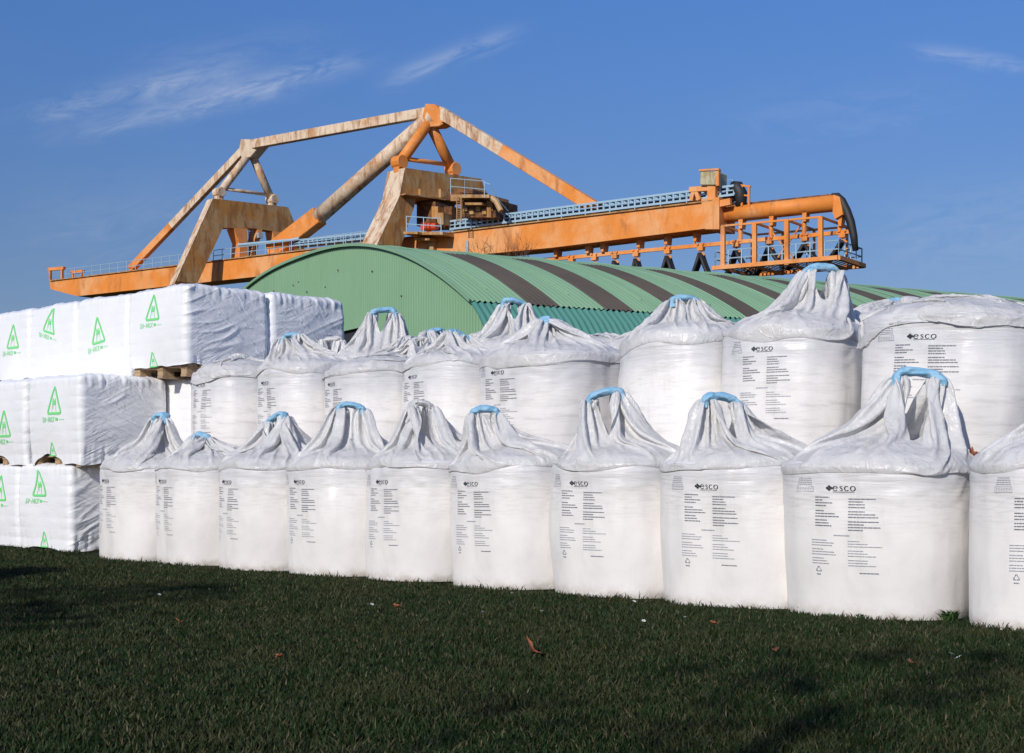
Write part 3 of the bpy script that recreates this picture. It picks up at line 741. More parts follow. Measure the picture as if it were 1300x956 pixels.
def pallet_mesh():
    m = MB(); hx, hy = .5, .46
    for k in range(7): m.box((0, -hy + .06 + k * (2 * hy - .12) / 6, .113), (hx, 0, 0), (0, .052, 0), (0, 0, .010))
    for x in (-hx + .07, 0, hx - .07):
        m.box((x, 0, .092), (.05, 0, 0), (0, hy, 0), (0, 0, .010))
        for y in (-hy + .07, 0, hy - .07): m.box((x, y, .0515), (.05, 0, 0), (0, .065, 0), (0, 0, .030))
        m.box((x, 0, .011), (.05, 0, 0), (0, hy, 0), (0, 0, .010))
    return m
_p = pallet_mesh().build('wooden_pallet', M['wood'], None, bevel=.003); pal_data = _p.data; bpy.data.objects.remove(_p)
film_cache = {}
def load(u, n, z, hem, seed, label, prints=(), dz=0.0, zs=1.0, group='pallet loads wrapped in white film'):
    e = empty('pallet_load', UN(u - LW / 2, n + LD / 2, z), math.atan2(UY, UX), (1, 1, zs))
    tag(e, label, 'pallet load', group)
    p = bpy.data.objects.new('wooden_pallet', pal_data); COL.objects.link(p); p.parent = e
    key = (hem.__name__, seed)
    if key not in film_cache:
        V, Fq = film_mesh(seed, hem); o = mesh_np('film_wrap', V, Fq, M['film'], e); film_cache[key] = o.data
    else:
        o = bpy.data.objects.new('film_wrap', film_cache[key]); COL.objects.link(o); o.parent = e
    for pr in prints: green_print(seed, e, **pr)
    return e
PL = 'white film-wrapped pallet load'
Z1, Z2, Z3 = 0.0, .86, 1.765
# bottom tier, from the corner leftwards
load(-13.0, 7.12, Z1, hem_low, 201, PL + ' on the grass at the corner, its green triangle bent over', [dict(s0=.40, z0=.68, warp=-.5), dict(s0=.47, z0=.10, sc=.6, text=False)], zs=.96)
load(-14.08, 7.12, Z1, hem_low, 202, PL + ' on the grass, left of the corner load', [dict(s0=.62, z0=.62)], zs=.96)
load(-12.8, 7.12, Z2, hem_arch, 203, PL + ' of the middle tier, arch-shaped gap showing its pallet', [dict(s0=.52, z0=.63), dict(s0=.45, z0=.16, sc=.5, text=False)], zs=1.0)
load(-13.93, 7.12, Z2, hem_arch, 204, PL + ' of the middle tier at the left edge, dark pallet corner below', [dict(s0=.56, z0=.42)])
load(-12.09, 7.87, Z3, hem_open, 205, PL + ' on top, deeply creased, its bare timber pallet showing', [dict(s0=.42, z0=.68, sc=.93), dict(s0=.40, z0=.17, sc=.55, text=False)])
load(-13.17, 7.87, Z3, hem_low, 206, PL + ' of the top tier, triangle low, beside the bare-timber load', [dict(s0=.42, z0=.52, rot=.10)])
load(-14.23, 7.87, Z3, hem_low, 207, PL + ' of the top tier, slanting triangle near its upper edge', [dict(s0=.42, z0=.70, rot=-.22, warp=.4)])
load(-15.29, 7.87, Z3, hem_open, 208, PL + ' of the top tier, farthest along at the left edge', [dict(s0=.62, z0=.58)])
load(-12.09, 8.90, Z3, hem_low, 209, PL + ' of the top tier, no print showing, behind the bare-timber load')
load(-12.42, 8.16, Z2, hem_low, 210, PL + ' of the middle tier, shaded, between the arch-gap load and bags')
GHP = 'pallet loads inside the stack'
for (u, n, z, zs) in ((-12.48, 8.16, Z1, .96), (-12.48, 9.18, Z1, .96), (-12.42, 9.18, Z2, 1), (-13.5, 8.16, Z2, 1), (-14.6, 8.16, Z2, 1), (-15.0, 7.12, Z2, 1), (-13.55, 8.16, Z1, .96), (-14.65, 8.16, Z1, .96), (-15.15, 7.12, Z1, .96)):
    load(u, n, z, hem_low, 202 if z == Z1 else 210, PL + ' inside the stack, hidden behind the outer loads', zs=zs, group=GHP)

# ------------------------------------------------------------------ shed
A2 = np.array([.88, .475]); C2 = np.array([.475, -.88]); G0 = np.array([-5.25, 45.0]); CT = -4.3; RT = 29.3; TOPZ = 8.15
def SH(x, s, z, out=0.0):   # x across from centre (+ = right/near), s along the ridge
    p = G0 + C2 * (CT + x) + A2 * s; return np.array([p[0], p[1], z])
SL = 52.0
EH = 13.2
def RZf(x): return TOPZ - 2.87 * (abs(x) / EH) ** 2.48
prof = [(x, RZf(x)) for x in np.linspace(-EH, EH, 67)]
KX = 7.6
def corr_strip(name, mat, parent, pts, s0, s1, amp=.028, per=.16, nrm_out=True):
    """sheet whose profile pts (x,z) is swept along s with ribs running across the sweep"""
    k = 4; n = max(2, int(round((s1 - s0) / per)) * k); ss = np.linspace(s0, s1, n + 1)
    wv = amp * np.sin(2 * math.pi * ss / per)
    P = np.array(pts); T = np.gradient(P, axis=0); N = np.stack([-T[:, 1], T[:, 0]], 1); N /= np.linalg.norm(N, axis=1)[:, None]
    N[N[:, 1] < 0] *= -1
    V = np.zeros((n + 1, len(P), 3))
    for j in range(len(P)):
        x = P[j, 0] + N[j, 0] * wv; z = P[j, 1] + N[j, 1] * wv
        V[:, j, 0] = G0[0] + C2[0] * (CT + x) + A2[0] * ss; V[:, j, 1] = G0[1] + C2[1] * (CT + x) + A2[1] * ss; V[:, j, 2] = z
    m = len(P); i, j = np.meshgrid(np.arange(n), np.arange(m - 1), indexing='ij')
    Fq = np.stack([i * m + j, (i + 1) * m + j, (i + 1) * m + j + 1, i * m + j + 1], -1).reshape(-1, 4)
    return mesh_np(name, V, Fq, mat, parent, True)
shed = empty('storage_hall', tuple(SH(0, 0, 0))); tag(shed, 'green corrugated arched storage hall with dark stripes across its roof', 'hall')
def ch(o):
    o.matrix_parent_inverse = shed.matrix_world.inverted(); o.location = o.location; return o
shed.location = (0, 0, 0)
roofo = None
bands = [(1.72 + 2.42 * k, 1.72 + 2.42 * k + .92) for k in range(20)]
proR = [(x, z) for x, z in prof if x >= KX - .01]; proL = [(x, z) for x, z in prof if x <= -KX + .01]; proC = [(x, z) for x, z in prof if abs(x) <= proR[0][0] + .001]
V_all = []; cur = -.08
gaps = []
for a, b in bands:
    gaps.append((cur, a)); cur = b
gaps.append((cur, SL))
# green sheets: one roof mesh
allV = []; allF = []; base = 0
for a, b, pr in [(a, b, p_) for a, b in gaps for p_ in (proR, proL)] + [(-.08, SL, proC)]:
    o = corr_strip('tmp', M['green_roof'], None, pr, a, b)
    me = o.data; nv = len(me.vertices); co = np.zeros(nv * 3); me.vertices.foreach_get('co', co); fv = np.zeros(len(me.loops), int); me.loops.foreach_get('vertex_index', fv)
    allV.append(co.reshape(-1, 3)); allF.append(fv.reshape(-1, 4) + base); base += nv
    bpy.data.objects.remove(o); bpy.data.meshes.remove(me)
roof = mesh_np('roof', np.concatenate(allV), np.concatenate(allF), M['green_roof'], shed)
for a, b in bands:
    for p_ in (proR, proL): corr_strip('dark_roof_strip', M['brown'], roof, p_, a, b, amp=.028)
# lap joints of the roof sheets
for a, b in gaps:
    for f in ((a + b) / 2,):
        pts = [SH(x, f, z + .035) for x, z in prof[2:-2:2]]
        jm = MB(); jm.tube(pts, .02, 6); jm.build('lap_joint', M['green_roof'], roof)
side = [(13.22, 5.25), (13.7, 4.85), (14.2, 4.3), (14.7, 3.5), (15.0, 2.5), (15.1, 0.0)]
corr_strip('side_wall', M['teal'], shed, side, -.1, SL, amp=.035, per=.2)
corr_strip('side_wall', M['teal'], shed, [(-x, z) for x, z in side], -.1, SL, amp=.035, per=.2)
def gable(s, name):
    # vertical ribs
    per = .17; n = int(30.2 / per) * 4; xs = np.linspace(-15.1, 15.1, n + 1)
    top = []
    for x in xs:
        ax = abs(x)
        if ax <= EH: top.append(RZf(ax) - .03)
        else: top.append(np.interp(ax, [p[0] for p in side], [p[1] for p in side]) - .03)
    top = np.array(top); top = np.maximum(top, .05)
    wv = .022 * np.sign(np.sin(2 * math.pi * xs / per)) * np.abs(np.sin(2 * math.pi * xs / per)) ** .6
    V = []; 
    door = (xs > -5.2) & (xs < 5.4)
    bot = np.where(door & (s < 1), 5.28, 0.0)
    for k, f in enumerate((0, 1)):
        z = bot if k == 0 else top
        p = G0[None] + C2[None] * (CT + xs)[:, None] + A2[None] * (s + wv)[:, None]
        V.append(np.concatenate([p, z[:, None]], 1))
    V = np.concatenate(V); m = len(xs); i = np.arange(m - 1)
    Fq = np.stack([i, i + 1, i + 1 + m, i + m], 1)
    return mesh_np(name, V, Fq, M['green'], shed, True)
gable(0.0, 'gable_wall'); gable(SL - .1, 'gable_wall')
dm = MB(); 
for k in range(53):
    x = -5.2 + k * .2; dm.box(SH(x + .1, .12, 2.6), (*C2 * .085, 0), (*A2 * .02, 0), (0, 0, 2.6))
dm.box(SH(.1, .2, 2.65), (*C2 * 5.4, 0), (*A2 * .03, 0), (0, 0, 2.65))
dm.build('sliding_door', M['black'], shed)
vm = MB()
pp = [SH(x, -.10, z + .01) for x, z in prof]
for p, q in zip(pp[:-1], pp[1:]): vm.beam(p, q, .04, .09)
vm.build('verge_trim', M['green_roof'], shed)
bm_ = MB()
for k in range(30):
    x = random.uniform(-9, 9); z = random.choice((5.9, 6.4, 6.9, 7.3)) + random.uniform(-.05, .05)
    if z < TOPZ - x * x / 58 - .3: bm_.box(SH(x, -.035, z), (*C2 * .022, 0), (*A2 * .012, 0), (0, 0, .022))
bm_.build('fixing_bolt', M['brown'], shed)

# ------------------------------------------------------------------ crane
gx, gy = -.822, .569
def GD(px, off=0.0):
    r = (px - CX) / F; bx, by = 14.17 - .569 * off, 100 - .822 * off
    return (by + gy * ((bx - by * r) / (-gx + gy * r)))
def GP(px, py, off=0.0): return WP(px, py, GD(px, off))
PD = np.array([.72, .69]); 
def plane_pt(px, py, anchor):
    r = (px - CX) / F; t = (r * anchor[1] - anchor[0]) / (PD[0] - r * PD[1]); return WP(px, py, anchor[1] + PD[1] * t)
crane = empty('gantry_crane', (0, 0, 0))
tag(crane, 'huge weathered orange loading crane with a tied boom rising behind the green hall', 'crane')
nin = np.array([.569, .822, 0])      # away from the viewer, across the boom
# main girder
m = MB()
front = [GP(x, y, 1.1) for x, y in ((63, 357), (905, 255.5), (905, 289), (700, 314.5), (400, 343), (98, 376), (64, 367))]
m.prism(front, nin * 2.2); m.build('main_girder', M['orange'], crane)
m = MB()
m.beam(GP(64, 356.3, 1.16), GP(905, 254.7, 1.16), .18, .09); m.beam(GP(64, 356.3, -1.0), GP(905, 254.7, -1.0), .18, .09)
m.build('deck_edge', M['mustard'], crane)
m = MB(); m.prism([GP(x, y, 1.25) for x, y in ((890, 253), (913, 250), (913, 291), (895, 291))], nin * 2.5); m.build('girder_end', M['orange'], crane)
# left end frame
m = MB()
for off in (1.0, -1.0):
    m.beam(GP(64, 356, off), GP(64, 342.5, off), .22, .22); m.beam(GP(79, 354, off), GP(79, 342.5, off), .22, .22); m.beam(GP(62.5, 342, off), GP(82, 340.5, off), .3, .3)
m.beam(GP(64, 342, 1.), GP(64, 342, -1.), .25, .25)
m.beam(GP(91, 346, 0), GP(106, 344.5, 0), .3, .3); m.beam(GP(93, 352, 0), GP(93, 346, 0), .15, .15); m.beam(GP(104, 351, 0), GP(104, 345, 0), .15, .15)
m.build('end_frame', M['orange'], crane)
# railings on the boom
def top_y(px): return 357 + (px - 63) * (255.5 - 357) / (905 - 63)
m = MB()
for off in (1.1, -1.1):
    xs = np.arange(84, 470, 11.0)
    for x in xs: m.tube([GP(x, top_y(x), off), GP(x, top_y(x) - 14.5 * 100 / GD(x) * 1.25, off)], .035, 5, False)
    for h in (.5, 1.): m.tube([GP(84, top_y(84) - 18 * h * 100 / GD(84), off), GP(470, top_y(470) - 18 * h * 100 / GD(470), off)], .035, 5, False)
m.build('walkway_railing', M['galv'], crane)
# galvanised cable tray with hoops
def tray(x0, y0, x1, y1, off, hh, name):
    m = MB(); a, b = GP(x0, y0, off), GP(x1, y1, off); n = int(np.linalg.norm(b - a) / .52); up = np.array([0, 0, 1.])
    for o in (0, .9):
        for dz in (0, hh * .5, hh): m.beam(a + nin * o + up * dz, b + nin * o + up * dz, .10, .15 if dz != hh * .5 else .07)
    for k in range(n + 1):
        p = a + (b - a) * k / n
        m.beam(p, p + up * hh, .13, .07); m.beam(p + up * hh, p + up * hh + nin * .9, .2, .06); m.beam(p + nin * .9, p + nin * .9 + up * hh, .1, .06)
        if k % 4 == 0: m.beam(p + up * -.9, p, .07, .07)
    m.build(name, M['galv'], crane)
    m = MB(); m.beam(a + nin * .45 + up * hh * .25, b + nin * .45 + up * hh * .25, .6, hh * .35); m.build('cable_bundle', M['dark'], crane)
tray(571, 291, 932, 247, .6, .62, 'cable_tray'); tray(368, 312.5, 470, 302, .6, .42, 'cable_tray')
m = MB(); m.tube([GP(303, 311, .9), GP(370, 305, .9), GP(380, 303, .7)], .14, 8); m.build('steel_pipe', M['galv'], crane)
# portals
PZ = 0
anch1 = plane_pt_anchor = None
D1 = GD(262, 3.2); a1 = np.array([(262 - CX) / F * D1, D1])
D2 = GD(500, 3.6); a2 = np.array([(500 - CX) / F * D2, D2])
def PP1(x, y): return plane_pt(x, y, a1)
def PP2(x, y): return plane_pt(x, y, a2)
back = np.array([-.69, .72, 0])
m = MB()
m.prism([PP1(*p) for p in ((271, 252), (320, 257.5), (320, 289.7), (283, 289.3), (250, 361), (222, 361))], back * .95)
m.prism([PP1(*p) for p in ((320.01, 257.5), (366, 263), (375, 286), (366, 296), (320.01, 289.7))], back * .95)
m.prism([PP1(*p) for p in ((366, 296), (375, 286), (392, 330), (380, 330))], back * .95)
p1 = m.build('portal_frame', M['mustard'], crane)
def facing(ob, vec, mat2):   # second material on the faces that look towards vec
    ob.data.materials.append(mat2); v = np.array(vec) / np.linalg.norm(vec)
    for f in ob.data.polygons:
        if np.dot(f.normal, v) > .55: f.material_index = 1
facing(p1, (-.69, -.72, 0.2), M['faded']) if False else None
# paler sheet on each leg's outer edge: direct sun painted in, besides real fading
def sunlit_edge(P, pts, back_len, name):
    m = MB(); q = [P(*p) for p in pts]; o = np.array([-.72, -.69, 0]) * .03
    for a, b in zip(q[:-1], q[1:]):
        m.add([a + o, b + o, b + o + back * back_len, a + o + back * back_len], [(0, 1, 2, 3), (3, 2, 1, 0)][:1])
    m.build(name, M['faded'], crane)
sunlit_edge(PP1, ((270.6, 252), (221.6, 361)), .95, 'faded_sunlit_edge')
m = MB()
m.prism([PP1(*p) for p in ((297, 289.6), (314, 289.8), (314, 326), (303, 327), (304, 308))], back * 1.2)
m.prism([PP1(*p) for p in ((327, 291), (333, 291.5), (325, 325), (318, 326))], back * 1.2)
m.prism([PP1(*p) for p in ((346, 293), (366, 295.6), (372, 330), (352, 330))], back * 1.2)
m.build('inner_leg', M['orange'], crane)
m = MB(); m.prism([PP1(*p) for p in ((325, 296), (331, 296.5), (331, 303), (325, 302.5))], back * -.4); m.build('control_box', M['grey'], crane)
m = MB()   # ladder cage on the inner leg
for x in (313.5, 319): m.tube([PP1(x, 324) - back * .3, PP1(x, 292) - back * .3], .05, 5)
for k in range(12): y = 293 + k * 2.7; m.tube([PP1(313.5, y) - back * .3, PP1(319, y) - back * .3], .03, 4)
m.build('ladder', M['dark'], crane)
# second portal
m = MB()
m.prism([PP2(*p) for p in ((515, 213), (611, 227), (619, 251), (580.5, 259.5), (508, 249))], back * 2.2)
m.prism([PP2(*p) for p in ((508, 249), (528, 252), (526, 262), (508, 316), (478, 314))], back * 2.2)
p2 = m.build('portal_frame', M['mustard'], crane)
sunlit_edge(PP2, ((514.6, 213), (507.6, 249), (477.6, 314)), 2.2, 'faded_sunlit_edge')
m = MB()
for px in (531, 557): m.prism([PP2(px, 240), PP2(px + 8, 252), PP2(px, 251)], back * -.25)
m.beam(PP2(508, 247.5) - back * .35, PP2(582, 258) - back * .35, .7, .12)
m.build('stiffener_plate', M['mustard'], crane)
m = MB()   # inner/back legs and lower columns down to the ground
m.prism([PP2(*p) for p in ((553, 256), (578, 259), (572, 290), (556, 290))], back * 1.6 )
m.build('inner_leg', M['mach'], crane)
m = MB()
def column(P, x, y, w, d):
    t = P(x, y) + back * d / 2; m.box((t[0], t[1], t[2] / 2 + .2), (*(PD * w / 2), 0), (*(back[:2] * d / 2), 0), (0, 0, t[2] / 2 + .2 - .2))
column(PP1, 236, 361, 1.9, .9); column(PP1, 386, 330, 1.2, .9); column(PP2, 493, 315, 1.9, 2.1); column(PP2, 615, 300, 1.6, 2.1)
m.build('lower_leg', M['mustard'], crane)
# machinery under portal 2
m = MB()
def bx2(x0, y0, x1, y1, off, dep, mb):
    mb.prism([GP(x, y, off) for x, y in ((x0, y1), (x1, y1), (x1, y0), (x0, y0))], nin * dep)
bx2(586, 253, 629, 276, 1.6, 3.0, m); bx2(529, 256, 553, 287, .2, 2.4, m); bx2(564, 262, 574, 290, .4, 2., m)
bx2(520, 300, 552, 322, .6, 2.0, m); bx2(566, 240, 600, 254, 1.4, 2.0, m)
m.build('winch_house', M['mach'], crane)
m = MB(); bx2(555, 270, 563, 285, 1.5, 1.2, m); bx2(548, 262, 556, 278, 1.2, 1.0, m); bx2(541, 306, 550, 321, 1.5, 1., m); bx2(572, 247, 583, 255, 2.0, 1.2, m); bx2(618, 255, 623, 276, 1.9, .5, m)
for k in range(5): bx2(588 + 8 * k, 262 + (k % 2) * 4, 593 + 8 * k, 268 + (k % 2) * 4, 1.75, .4, m)
m.build('gearbox', M['mustard'], crane)
m = MB(); bx2(534, 283, 538, 292, 1.9, 1.0, m)
m.tube([GP(541, 288, 1.9), GP(548, 287.5, 1.9)], .33, 12); m.tube([GP(549, 287.5, 1.9), GP(555, 287, 1.9)], .30, 12); m.build('motor', M['red'], crane)
m = MB(); bx2(515, 294, 562, 298, 2.6, 3.0, m); bx2(526, 302, 545, 305, 2.2, 2.4, m); bx2(512, 294, 530, 297, 3.2, .6, m)
bx2(576, 247, 621, 251, 2.9, 2.6, m); bx2(590, 257, 612, 260, 2.4, .6, m)
m.tube([GP(624, 251, 2.5), GP(630, 256, 2.5), GP(636, 268, 2.5)], .22, 8)
m.build('service_platform', M['mustard'], crane)
def rail(pts, h, off, mb, step=.9, r=.032):
    for (x0, y0), (x1, y1) in zip(pts[:-1], pts[1:]):
        a, b = GP(x0, y0, off), GP(x1, y1, off); n = max(1, int(np.linalg.norm(b - a) / step))
        for k in range(n + 1): p = a + (b - a) * k / n; mb.tube([p, p + np.array([0, 0, h])], r, 5, False)
        for f in (.5, 1.): mb.tube([a + np.array([0, 0, h * f]), b + np.array([0, 0, h * f])], r, 5, False)
m = MB()
rail(((572, 247), (590, 248.5), (615, 251)), 1.25, 2.9, m, 1.1); rail(((516, 294), (560, 297)), 1.2, 2.6, m, 1.2, .042)
m.tube([GP(614, 231, 2.9), GP(622, 234, 2.9), GP(634, 255, 2.0), GP(645, 268, 1.)], .035, 5); m.tube([GP(616, 241, 2.9), GP(626, 256, 2.), GP(638, 272, 1.)], .035, 5)
m.tube([GP(593, 322, 3.), GP(593, 306, 3.)], .12, 6)
m.build('platform_railing', M['galv'], crane)
m = MB()
for x in (580, 585.5): m.tube([GP(x, 281, 2.9), GP(x, 250, 2.9)], .05, 5)
for k in range(12): y = 252 + 2.5 * k; m.tube([GP(580, y, 2.9), GP(585.5, y, 2.9)], .03, 4)
m.build('ladder', M['mustard'], crane)
# A-frames
def aframe(apex, lf, rf, P, rr, mat):
    m = MB(); ap = P(*apex); l, r = P(*lf), P(*rf)
    m.tube([ap, l], rr, 12); m.tube([ap, r], rr, 12)
    a, b = l + (ap - l) * .12, r + (ap - r) * .12; m.tube([a, b], rr * .42, 8)
    m.build('mast_leg', mat, crane, True)
    m = MB()
    for q in (l, r):
        m = MB(); m.box(q + np.array([0, 0, -.3]), (*(PD * rr * .8), 0), (*(back[:2] * .35), 0), (0, 0, .62))
        m.tube([q + np.array([*(back[:2] * -.5), .1]), q + np.array([*(back[:2] * .5), .1])], rr * 1.25, 12)
        m.build('mast_shoe', mat, crane, False, .05)
back2 = back * 1.1
aframe((322, 192), (281.5, 245), (349, 254), lambda x, y: PP1(x, y) + back * .45, .36, M['faded'])
aframe((556, 152), (518, 205), (586, 214), lambda x, y: PP2(x, y) + back2, .45, M['orange'])
# ties and strut
def gdd(px): return GD(px, 0)
def tie(p0, p1, h, w, name, mat, split=None, d0=None, d1=None):
    a, b = WP(p0[0], p0[1], d0 or gdd(p0[0])), WP(p1[0], p1[1], d1 or gdd(p1[0])); m = MB()
    if split:
        c = a + (b - a) * split[0]; m.beam(a, c, w, h); m.build(name, split[1], crane, bevel=.03); m = MB(); m.beam(c, b, w, h); return m.build(name, mat, crane, bevel=.03)
    m.beam(a, b, w, h); return m.build(name, mat, crane, bevel=.03)
DN1 = (PP1(318, 190) + back * .45)[1]; DN2 = (PP2(555, 150) + back2)[1]
tie((166, 342), (316, 184), .68, .55, 'tie_bar', M['faded'], (.36, M['orange']), GD(166), DN1)
tie((318, 184), (548, 142), .80, .6, 'tie_bar', M['faded'], None, DN1, DN2)
tie((558, 142), (760, 266.5), .92, .6, 'tie_bar', M['orange'], (.42, M['faded']), DN2, GD(760))
m = MB(); a = WP(549, 148, DN2); b = WP(404, 276, GD(404)); m.tube([a, b], .68, 16); m.build('brace_tube', M['faded'], crane, True)
m = MB(); c = WP(345, 321, GD(345)); d0 = WP(406, 274, GD(406)); m.beam(d0, c, 1.1, 1.5); m.beam(WP(408, 278, GD(408)), WP(356, 322, GD(356)), .9, .5); m.build('brace_foot', M['orange'], crane, bevel=.05)
def node(cx, cy, pts, D, name, mat):
    m = MB(); m.prism([WP(x, y, D) - nin * .55 for x, y in pts], nin * 1.1)
    m.tube([WP(cx, cy, D) - nin * .7, WP(cx, cy, D) + nin * .7], .3, 12); return m.build(name, mat, crane, bevel=.04)
node(330, 184, ((311, 178), (332, 178.5), (339, 182), (333, 189), (323, 201), (312, 202), (309, 190)), DN1, 'mast_head', M['faded'])
node(568, 153, ((545, 133.5), (557, 134), (573, 148), (572, 157), (562, 162), (548, 163), (541, 150)), DN2, 'mast_head', M['orange'])
# tail end
m = MB(); A0, A1 = GP(912, 274, 0), GP(1060, 258, 0); m.tube([A0, A1], .56, 22); m.build('tail_tube', M['orange'], crane, True)
m = MB(); m.beam(GP(915, 262.6, -.1), GP(1063, 247.2, -.1), .3, .14); m.build('tube_cap_rail', M['mach'], crane)
m = MB(); m.prism([GP(x, y, .5) for x, y in ((1058, 247), (1066, 250), (1070, 272), (1060, 278), (1057, 270))], nin * 1.0); m.build('tail_bracket', M['orange'], crane)
m = MB(); m.tube([GP(1056, 247.5, 0), GP(1063, 248, 0), GP(1069, 255, 0), GP(1075, 268, 0), GP(1080, 282, 0), GP(1084, 300, 0), GP(1086, 318, 0)], [.12, .2, .27, .3, .3, .26, .2], 10); m.build('cable_guide', M['dark'], crane, True)
m = MB(); m.tube([GP(929, 236, .2), GP(936, 238, .2), GP(940, 246, .2), GP(941, 256, .2), GP(936, 262, .2)], [.35, .5, .5, .4, .25], 10); m.tube([GP(925, 243, .2), GP(931, 255, .2)], .25, 8); m.build('hose_drop', M['dark'], crane, True)
m = MB(); m.beam(GP(905, 236, .9), GP(905, 257, .9), .62, .5); m.beam(GP(876, 241, .9), GP(903, 239, .9), .35, .35); m.beam(GP(881, 242, .9), GP(878, 255, .9), .28, .28); m.beam(GP(884, 243, .9), GP(888, 254, .9), .28, .28); m.beam(GP(909, 260, 1.), GP(928, 256, 1.), .3, .45)
m.build('tail_post', M['orange'], crane)
m = MB(); bx2(888.5, 217, 910, 235, 1.3, 1.6, m); m.build('roof_cabinet', M['box'], crane, bevel=.05)
m = MB(); m.beam(GP(911.5, 236, 1.2), GP(911.5, 216.5, 1.2), .2, .2); m.beam(GP(888, 216.3, 1.3), GP(913, 214.8, 1.3), .14, .12); m.beam(GP(913, 232, -.6), GP(913, 215, -.6), .2, .2); m.build('cabinet_frame', M['orange'], crane)
m = MB()
for x in (942, 951): m.beam(GP(x, 262, .4), GP(x, 237, .4), .13, .13)
m.beam(GP(931, 234, .4), GP(953, 237, .4), .13, .13); m.beam(GP(940, 247, .4), GP(952, 249, .4), .1, .1); m.build('tail_railing', M['orange'], crane)
m = MB(); rail(((912, 248), (930, 246)), 1., -.9, m, 1.); m.build('tail_railing', M['galv'], crane)
# rail for the cable trolleys
RL = [(640, 334), (690, 330), (918, 309), (1080, 294)]
def rly(x): return float(np.interp(x, [p[0] for p in RL], [p[1] for p in RL]))
m = MB()
for (x0, y0), (x1, y1) in zip(RL[:-1], RL[1:]): m.beam(GP(x0, y0, 0), GP(x1, y1, 0), .18, .26)
m.build('trolley_rail', M['orange'], crane)
for x, y0 in ((705, 316), (745, 311.5), (764, 309.5), (810, 304), (845, 300), (882, 296)):
    m = MB(); yb = y0 + 10; w = 3.1
    m.prism([GP(px, py, .35) for px, py in ((x - w, y0 - 3), (x + w, y0 - 3), (x + w * .55, yb), (x - w * .55, yb))], nin * .7)
    m.tube([GP(x, yb - 1, 0), GP(x, rly(x), 0)], .07, 6); m.build('hanger_bracket', M['orange'], crane)
for x, y0 in ((940, 280), (979, 276), (1021, 271), (1066, 277)):
    m = MB(); m.prism([GP(px, py, .3) for px, py in ((x - 3, y0 - 3), (x + 3, y0 - 3), (x + 1.8, y0 + 10), (x - 1.8, y0 + 10))], nin * .6); m.tube([GP(x, y0 + 10, 0), GP(x, rly(x), 0)], .16, 8); m.build('hanger_bracket', M['orange'], crane)
TX = [726, 755, 781, 808, 848, 890, 935, 977, 1022, 1070]
for i, x in enumerate(TX):
    m = MB(); y = rly(x); c = GP(x, y + 4, 0)
    m.box(c, (*(np.array([gx, gy]) * .22), 0), (*nin[:2] * .2, 0), (0, 0, .16))
    for dx in (-.2, .2): m.tube([c + np.array([gx * dx, gy * dx, .30]) - nin * .2, c + np.array([gx * dx, gy * dx, .30]) + nin * .2], .09, 8)
    m.tube([c + np.array([gx * .3, gy * .3, -.5]), c + np.array([0, 0, -.25]), c + np.array([-gx * .3, -gy * .3, -.5])], .08, 6)
    t = m.build('cable_trolley', M['orange'], crane)
    if i < len(TX) - 1:
        x2 = TX[i + 1]; pa, pb = GP(x, y + 10, 0), GP(x2, rly(x2) + 10, 0); dep = (2.6 if i < 6 else 1.9 if i == 6 else 1.55) if i < 8 else 1.5
        m = MB()
        for o in (-.25, 0, .25):
            pts = []
            for k in range(15):
                f = k / 14; p = pa + (pb - pa) * (f + .10 * math.sin(2 * math.pi * f)) + nin * o; p[2] -= dep * (1 - abs(2 * f - 1) ** 2.6) ; pts.append(p)
            m.tube(pts, .13, 6)
        m.build('cable_loop', M['dark'], crane, True)
# service cage
def cageP(fx, fy, k): return GP(fx, fy, 2.3) + nin * 4.6 * k
cp = [(918, 287, 341), (958, 283, 338), (999, 279.5, 335.5), (1042, 275.5, 331)]
m = MB()
for i, (x, yt, yb) in enumerate(cp):
    m.beam(cageP(x, yt, 0), cageP(x, yb + 1, 0), .30, .22); m.beam(cageP(x, yt, 1), cageP(x, yb, 1), .15, .15)
    m.beam(cageP(x, yt, 0), cageP(x, yt, 1), .12, .14); m.beam(cageP(x, yb, 0), cageP(x, yb, 1), .15, .18)
for k in (0, 1): m.beam(cageP(916, 287, k), cageP(1043, 275.3, k), .12, .13)
m.beam(cageP(905, 340.5, 0), cageP(1064, 327, 0), .3, .28); m.beam(cageP(905, 340.5, 1), cageP(1064, 327, 1), .3, .28); m.beam(cageP(1064, 327, 0), cageP(1064, 327, 1), .3, .28)
for (xa, ya, xb, yb) in ((958, 283, 999, 335), (958, 338, 999, 280)): m.beam(cageP(xa, ya, .5), cageP(xb, yb, .5), .09, .09)
m.beam(cageP(920, 338, 0), cageP(958, 336, 1), .1, .1)
m.build('service_cage', M['orange'], crane)
m = MB(); a, b, c, d = cageP(906, 339.6, .02), cageP(1063, 326.2, .02), cageP(1063, 326.2, .98), cageP(906, 339.6, .98)
for k in range(30):
    f = (k + .5) / 30; p = a + (b - a) * f; q = d + (c - d) * f; m.beam(p, q, .1, .04)
m.build('cage_floor', M['mach'], crane)
m = MB()
def crail(x0, y0, x1, y1, k0, k1, n):
    a, b = cageP(x0, y0, k0), cageP(x1, y1, k1); up = np.array([0, 0, 1.1])
    for i in range(n + 1): p = a + (b - a) * i / n; m.tube([p, p + up], .045, 5, False)
    for f in (.5, 1): m.tube([a + up * f, b + up * f], .045, 5, False)
crail(906, 339, 1063, 326, .05, .05, 9); crail(906, 339, 1063, 326, .95, .95, 9); crail(1063, 326, 1063, 326, .05, .95, 4); crail(906, 339, 906, 339, .05, .95, 4)
m.build('cage_railing', M['galv'], crane)

